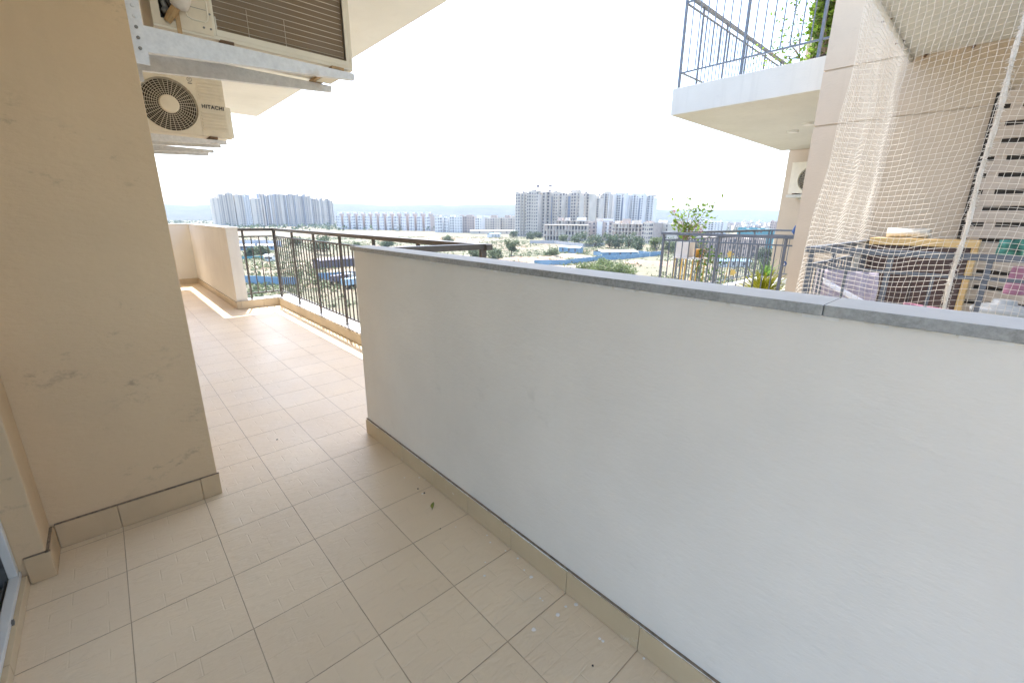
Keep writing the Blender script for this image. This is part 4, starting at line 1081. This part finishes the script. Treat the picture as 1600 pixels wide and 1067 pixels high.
strip('compound_wall', 'pale grey site wall behind the white-roofed sheds at left', [(372, 386), (402, 384), (440, 386)], 3.5, simple('pale_block_wall', (.52, .54, .58), .9), 'wall', None, .2, False)
def shed(label, a, b, ybase, h, depth, wall, roof, group='site sheds', Dk=1.0):
    P = ground(*a); Q = ground(*b); d = (Q-P); L = d.length; ang = math.atan2(d.y, d.x)
    t = empty('site_shed', tuple(P), label, 'shed', group, ang)
    MB().box(0, L, 0, depth, 0, h).build('wall', wall, t)
    r_ = MB(); r_.v = [(-.3, -.4, h), (L+.3, -.4, h), (L+.3, depth/2, h+.7), (-.3, depth/2, h+.7), (-.3, depth+.4, h), (L+.3, depth+.4, h)]
    r_.v += [(x, y, z+.08) for x, y, z in r_.v]
    r_.f = [(0, 1, 2, 3), (3, 2, 5, 4), (6, 9, 8, 7), (9, 10, 11, 8), (0, 6, 7, 1), (4, 5, 11, 10), (0, 3, 9, 6), (3, 4, 10, 9), (1, 7, 8, 2), (2, 8, 11, 5)]
    r_.build('roof', roof, t)
    for k in range(3): MB().box(L*(.2+.3*k)-.5, L*(.2+.3*k)+.5, -.06, -.01, .8, h*.85).build('window', M['win'], t)
    return t
shed('blue cabin beside the compound wall in the scrub', (873, 394), (905, 396.5), 0, 2.7, 3, M['bluesheet'], simple('pale_blue_roof', (.45, .6, .7), .5))
shed('long white-roofed shed with blue sides by the site', (941, 401), (996, 400), 0, 2.0, 9, M['bluesheet'], M['whitesheet'])
shed('white-roofed shed with blue sides behind the left balusters', (373, 391.5), (398, 391), 0, 2.2, 5, M['bluesheet'], M['whitesheet'])
shed('second white-roofed shed further right behind the left balusters', (404, 391), (430, 390.5), 0, 2.2, 5, M['bluesheet'], M['whitesheet'])
shed('dark-roofed shed seen between the balusters near the wall end', (500, 420), (556, 415), 0, 2.6, 4.5, M['darkroof'], M['darkroof'])
shed('small white cabin in the scrub behind the balusters', (414, 408), (426, 408), 0, 1.8, 2.4, M['t_white'], M['whitesheet'])
shed('small pale blue shed left of the big grey towers', (767, 371.5), (782, 370.5), 0, 3, 4, M['t_white'], simple('sky_blue_roof', (.3, .5, .62), .5))
shed('long low white gallery at the foot of the mid-rises', (735, 365.5), (806, 366), 0, 3.6, 6, M['t_grey'], M['whitesheet'])
shed('blue-roofed long shed seen through the lower neighbouring railing', (1120, 417), (1172, 418), 0, 2.2, 3.5, M['t_white'], M['bluesheet'])
# trucks
def truck(label, a, ang, mat):
    P = ground(*a); t = empty('parked_truck', tuple(P), label, 'truck', 'trucks parked on the site', ang)
    MB().box(0, 4.6, 0, 2.2, .9, 2.4).build('cargo_bed', mat, t, bevel=.05)
    MB().poly([(4.8, 0), (6.4, 0), (6.4, 2.2), (4.8, 2.2)], .7, 2.5).build('cab', M['whitesheet'], t, bevel=.12)
    MB().box(6.39, 6.44, .2, 2.0, 1.5, 2.25).build('windscreen', M['win'], t)
    for x_ in (.9, 3.6, 5.7):
        for y_ in (-.05, 1.95): MB().lathe([(.45, 0), (.45, .28)], (x_, y_, .45), 16, 'y').build('wheel', M['dark'], t)
    return t
truck('truck with dark load behind the right balusters', (524, 446), .35, M['darkroof'])
truck('truck with pale blue load nearest the partition wall end', (543, 452), .3, simple('pale_blue_load', (.35, .5, .6), .5))
# earth heaps
def heap(label, a, r_, h, mat):
    P = ground(*a); mb = MB(); K = 22; seed = a[0]
    for j in range(7):
        u = j/6
        for k in range(K):
            an = 2*math.pi*k/K; rr = r_*(1-u)*(1+.35*noise.noise(Vector((math.cos(an)*1.5+seed, math.sin(an)*1.5, u*2))))
            mb.v.append((rr*math.cos(an)*1.6, rr*math.sin(an), h*math.sin(u*1.5)*(1+.2*noise.noise(Vector((an, u*3, seed))))))
    for j in range(6):
        for k in range(K): mb.f.append((j*K+k, j*K+(k+1) % K, (j+1)*K+(k+1) % K, (j+1)*K+k))
    o = mb.build('earth_heap', mat, smooth=True); o.location = P-Vector((0, 0, .1)); o.rotation_euler.z = -.7
    return tag(o, label, 'earth heap', 'heaps of earth and sand on the site')
M['sand'] = simple('pale_sand', (.34, .28, .20), 1, 0, .15, .8, .6, 2, .2); M['soil'] = simple('brown_soil', (.24, .16, .11), 1, 0, .2, .8, .6, 2, .2)
for (a, b), r_, h_, mt, lb in (((815, 407), 8, 1.6, 'soil', 'brown heap in the scrub left of the blue cabin'), ((850, 405), 7, 1.4, 'soil', 'reddish heap just above the coping'), ((888, 402), 8, 1.6, 'sand', 'pale heap in front of the blue cabin'),
        ((1020, 412), 8, 1.2, 'soil', 'brown heap left of the lower railing post'), ((1000, 410), 5, 1.0, 'sand', 'pale heap beside the brown one near the railing post'), ((535, 427), 4, 1.6, 'sand', 'yellow sand heap between the balusters behind the blue hoarding'), ((552, 425), 3.5, 1.5, 'sand', 'second sand heap nearest the wall end'),
        ((640, 377), 14, 1.8, 'soil', 'reddish bank above the handrail in the middle distance'), ((685, 373), 14, 1.8, 'soil', 'reddish bank below the white mid-rises'), ((960, 394), 6, 1.5, 'soil', 'small heap by the white-roofed shed')):
    heap(lb, (a, b), r_, h_, M[mt])

# trees
def tree(label, a, h, cr, mat, seed, n=420, group='trees on the open land', leaf=.55, trunk_h=.3, cat='tree', name='tree', cap=1.0):
    P = ground(*a) if isinstance(a, tuple) else a
    t = empty(name, tuple(P), label, cat, group); r_ = random.Random(seed)
    tk = MB(); th = h*trunk_h
    tk.tube([(0, 0, -.2), (.1, .05, th*.5), (0, .1, th), (0, 0, h*.75)], [h*.035, h*.028, h*.022, h*.008], 7)
    cl = []
    for k in range(r_.randint(9, 13)):
        an = r_.uniform(0, 6.28); rr = cr*math.sqrt(r_.random())*.72; zz = th+(h-th)*r_.uniform(.04, .86)
        s = cr*r_.uniform(.26, .44)*(1.15-.5*abs((zz-th)/(h-th)-.4)); c_ = Vector((rr*math.cos(an), rr*math.sin(an), zz)); cl.append((c_, s))
        tk.tube([(0, 0, th*.9), tuple((c_+Vector((0, 0, th*.9)))/2+Vector((0, 0, -.2))), tuple(c_)], [h*.015, h*.01, h*.004], 5)
    tk.build('trunk', M['bark'], t)
    lf = MB()
    for k in range(n):
        c_, s = r_.choice(cl); d = Vector((r_.gauss(0, 1), r_.gauss(0, 1), r_.gauss(0, .8))).normalized()*s*(r_.random()**.35)*1.15
        leaf_quad(lf, c_+d, leaf*r_.uniform(.6, 1.3), r_, .2, .8)
    lf.build('crown', mat, t)
    return t
L, LP, LB = M['leaf'], M['leaf_pale'], M['leaf_bush']
TR = [((507, 398), 7.5, 4.2, L, 'round green tree behind the third pair of railing posts'), ((605, 389), 4.5, 3.3, L, 'small round tree just above the handrail in mid view'),
      ((799, 400), 6.4, 3.0, LP, 'thin-trunked pale tree standing alone in the scrub'), ((903, 383), 7.2, 4.6, L, 'dense tree behind the compound wall, left of the row'),
      ((930, 386), 7.5, 4.8, L, 'dense tree behind the compound wall gap'), ((952, 388), 7, 3.6, L, 'first tree of the close clump by the open frame'), ((966, 389), 7.4, 3.8, L, 'second tree of the close clump by the open frame'),
      ((982, 387), 8, 4.2, L, 'tallest tree of the close clump by the open frame'), ((996, 393), 6.4, 3.2, L, 'last tree of the close clump by the open frame'), ((1026, 394), 6.6, 4.0, LB, 'yellow-green tree left of the lower railing corner'),
      ((1048, 396), 6.6, 3.4, LP, 'tree behind the left balusters of the lower railing'), ((840, 372), 4.5, 3.6, L, 'small tree at the foot of the tall grey towers'), ((803, 371.5), 5, 3.5, L, 'small tree left of the tall grey tower foot'),
      ((828, 374), 5, 3.3, L, 'bushy tree in front of the tall grey tower foot'), ((880, 379), 4, 3.2, LP, 'pale tree in front of the low open frame'), ((744, 404), 3.2, 3.2, LP, 'bush beside the handrail corner post'),
      ((772, 404), 3.0, 3.4, LP, 'wide bush right of the handrail corner'), ((863, 402), 3.0, 3.2, LP, 'bush left of the blue cabin'), ((392, 402), 3.2, 1.9, L, 'small dark tree behind the first balusters'),
      ((410, 398), 3.2, 2.6, LP, 'pale tree behind the first balusters'), ((462, 384), 4, 3, LP, 'tree behind the corner of the railing'), ((700, 378), 3, 4, LP, 'low tree in the middle distance under the white blocks'),
      ((560, 391), 3.0, 2.0, LP, 'small tree under the handrail in mid view'), ((1195, 412), 5.5, 3.2, L, 'tree seen through the right end of the lower railing'), ((1140, 396), 5, 3.5, LP, 'tree seen through the middle of the lower railing'), ((1090, 400), 5, 3.5, LP, 'tree behind the potted shrub'),
      ((1200, 440), 5.5, 2.2, L, 'dark slender tree low behind the right end of the lower railing')]
for i, (a, h, cr, mt, lb) in enumerate(TR): tree(lb, a, h*1.25, cr*1.3, mt, 100+i, n=1500, leaf=.6, trunk_h=.3 if 'alone' in lb else .13)
tree('big bright green bush just beyond the coping', (937, 434), 5.0, 4.6, LB, 7, n=3000, leaf=.42, trunk_h=.12, name='bush', cat='bush')
tree('bright bush filling the gap between the two big ones', (956, 434), 4.6, 3.8, LB, 17, n=2200, leaf=.42, trunk_h=.12, name='bush', cat='bush')
tree('second bright green bush at the right of the big one', (974, 435), 4.2, 4.2, LB, 8, n=2400, leaf=.42, trunk_h=.12, name='bush', cat='bush')
tree('small bright green bush left of the big one', (914, 430), 3.4, 3.2, LB, 9, n=1500, leaf=.4, trunk_h=.12, name='bush', cat='bush')

# far tree belts and scrub: uncountable
def scrub(name, lab, mat, n, samp, seed, cat):
    r_ = random.Random(seed); mb = MB()
    for k in range(n):
        p, s = samp(r_)
        for j in range(8):
            q = p+Vector((r_.gauss(0, s*.45), r_.gauss(0, s*.45), abs(r_.gauss(0, s*.3)))); leaf_quad(mb, q, s*r_.uniform(.4, .8), r_, .3, .8)
    o = mb.build(name, mat); return tag(o, lab, cat, kind='stuff')
def s1(r_):
    while True:
        px = r_.uniform(330, 1250); d = 90+((r_.random())**1.3)*330
        p = azi(px)*d; v = noise.fractal(Vector((p.x*.02, p.y*.02, 0)), 1, 2, 3)
        if v > -.05 or r_.random() < .12: return Vector((p.x, p.y, GZ)), r_.choice((.35, .5, .7, 1.1))
scrub('scrub', 'dry thorny scrub scattered over the open land', M['leaf_pale'], 14000, s1, 1, 'scrub')
def s2(r_):
    px = r_.uniform(250, 1260); d = r_.uniform(600, 1500); p = azi(px)*d
    return Vector((p.x, p.y, GZ+r_.uniform(0, 3))), r_.uniform(3, 6)
scrub('distant_trees', 'hazy belt of distant trees below the hills', M['leaf'], 1500, s2, 2, 'trees')
# dirt road
rd = MB(); pts = [ground(*p) for p in ((380, 418), (470, 412), (600, 404), (700, 398), (800, 404), (860, 416), (950, 416), (1100, 405))]
for P, Q in zip(pts[:-1], pts[1:]):
    n_ = Vector((-(Q-P).y, (Q-P).x, 0)).normalized()*2.6; z_ = Vector((0, 0, .03)); rd.quad(P+n_+z_, Q+n_+z_, Q-n_+z_, P-n_+z_)
tag(rd.build('dirt_road', M['sand']), kind='structure')

# ================================================================== HAZE
hz = MB().box(-6200, 6400, -1400, 6900, GZ-1, 150)
m = bpy.data.materials.new('haze'); m.use_nodes = True; tt = m.node_tree; tt.nodes.clear()
vo = tt.nodes.new('ShaderNodeVolumePrincipled'); vo.inputs['Color'].default_value = (.45, .56, .74, 1); vo.inputs['Density'].default_value = 1.4e-4; vo.inputs['Anisotropy'].default_value = .3
ou = tt.nodes.new('ShaderNodeOutputMaterial'); tt.links.new(vo.outputs[0], ou.inputs['Volume'])
tag(hz.build('haze', m), 'pale dusty haze filling the air over the land', 'haze', kind='stuff')
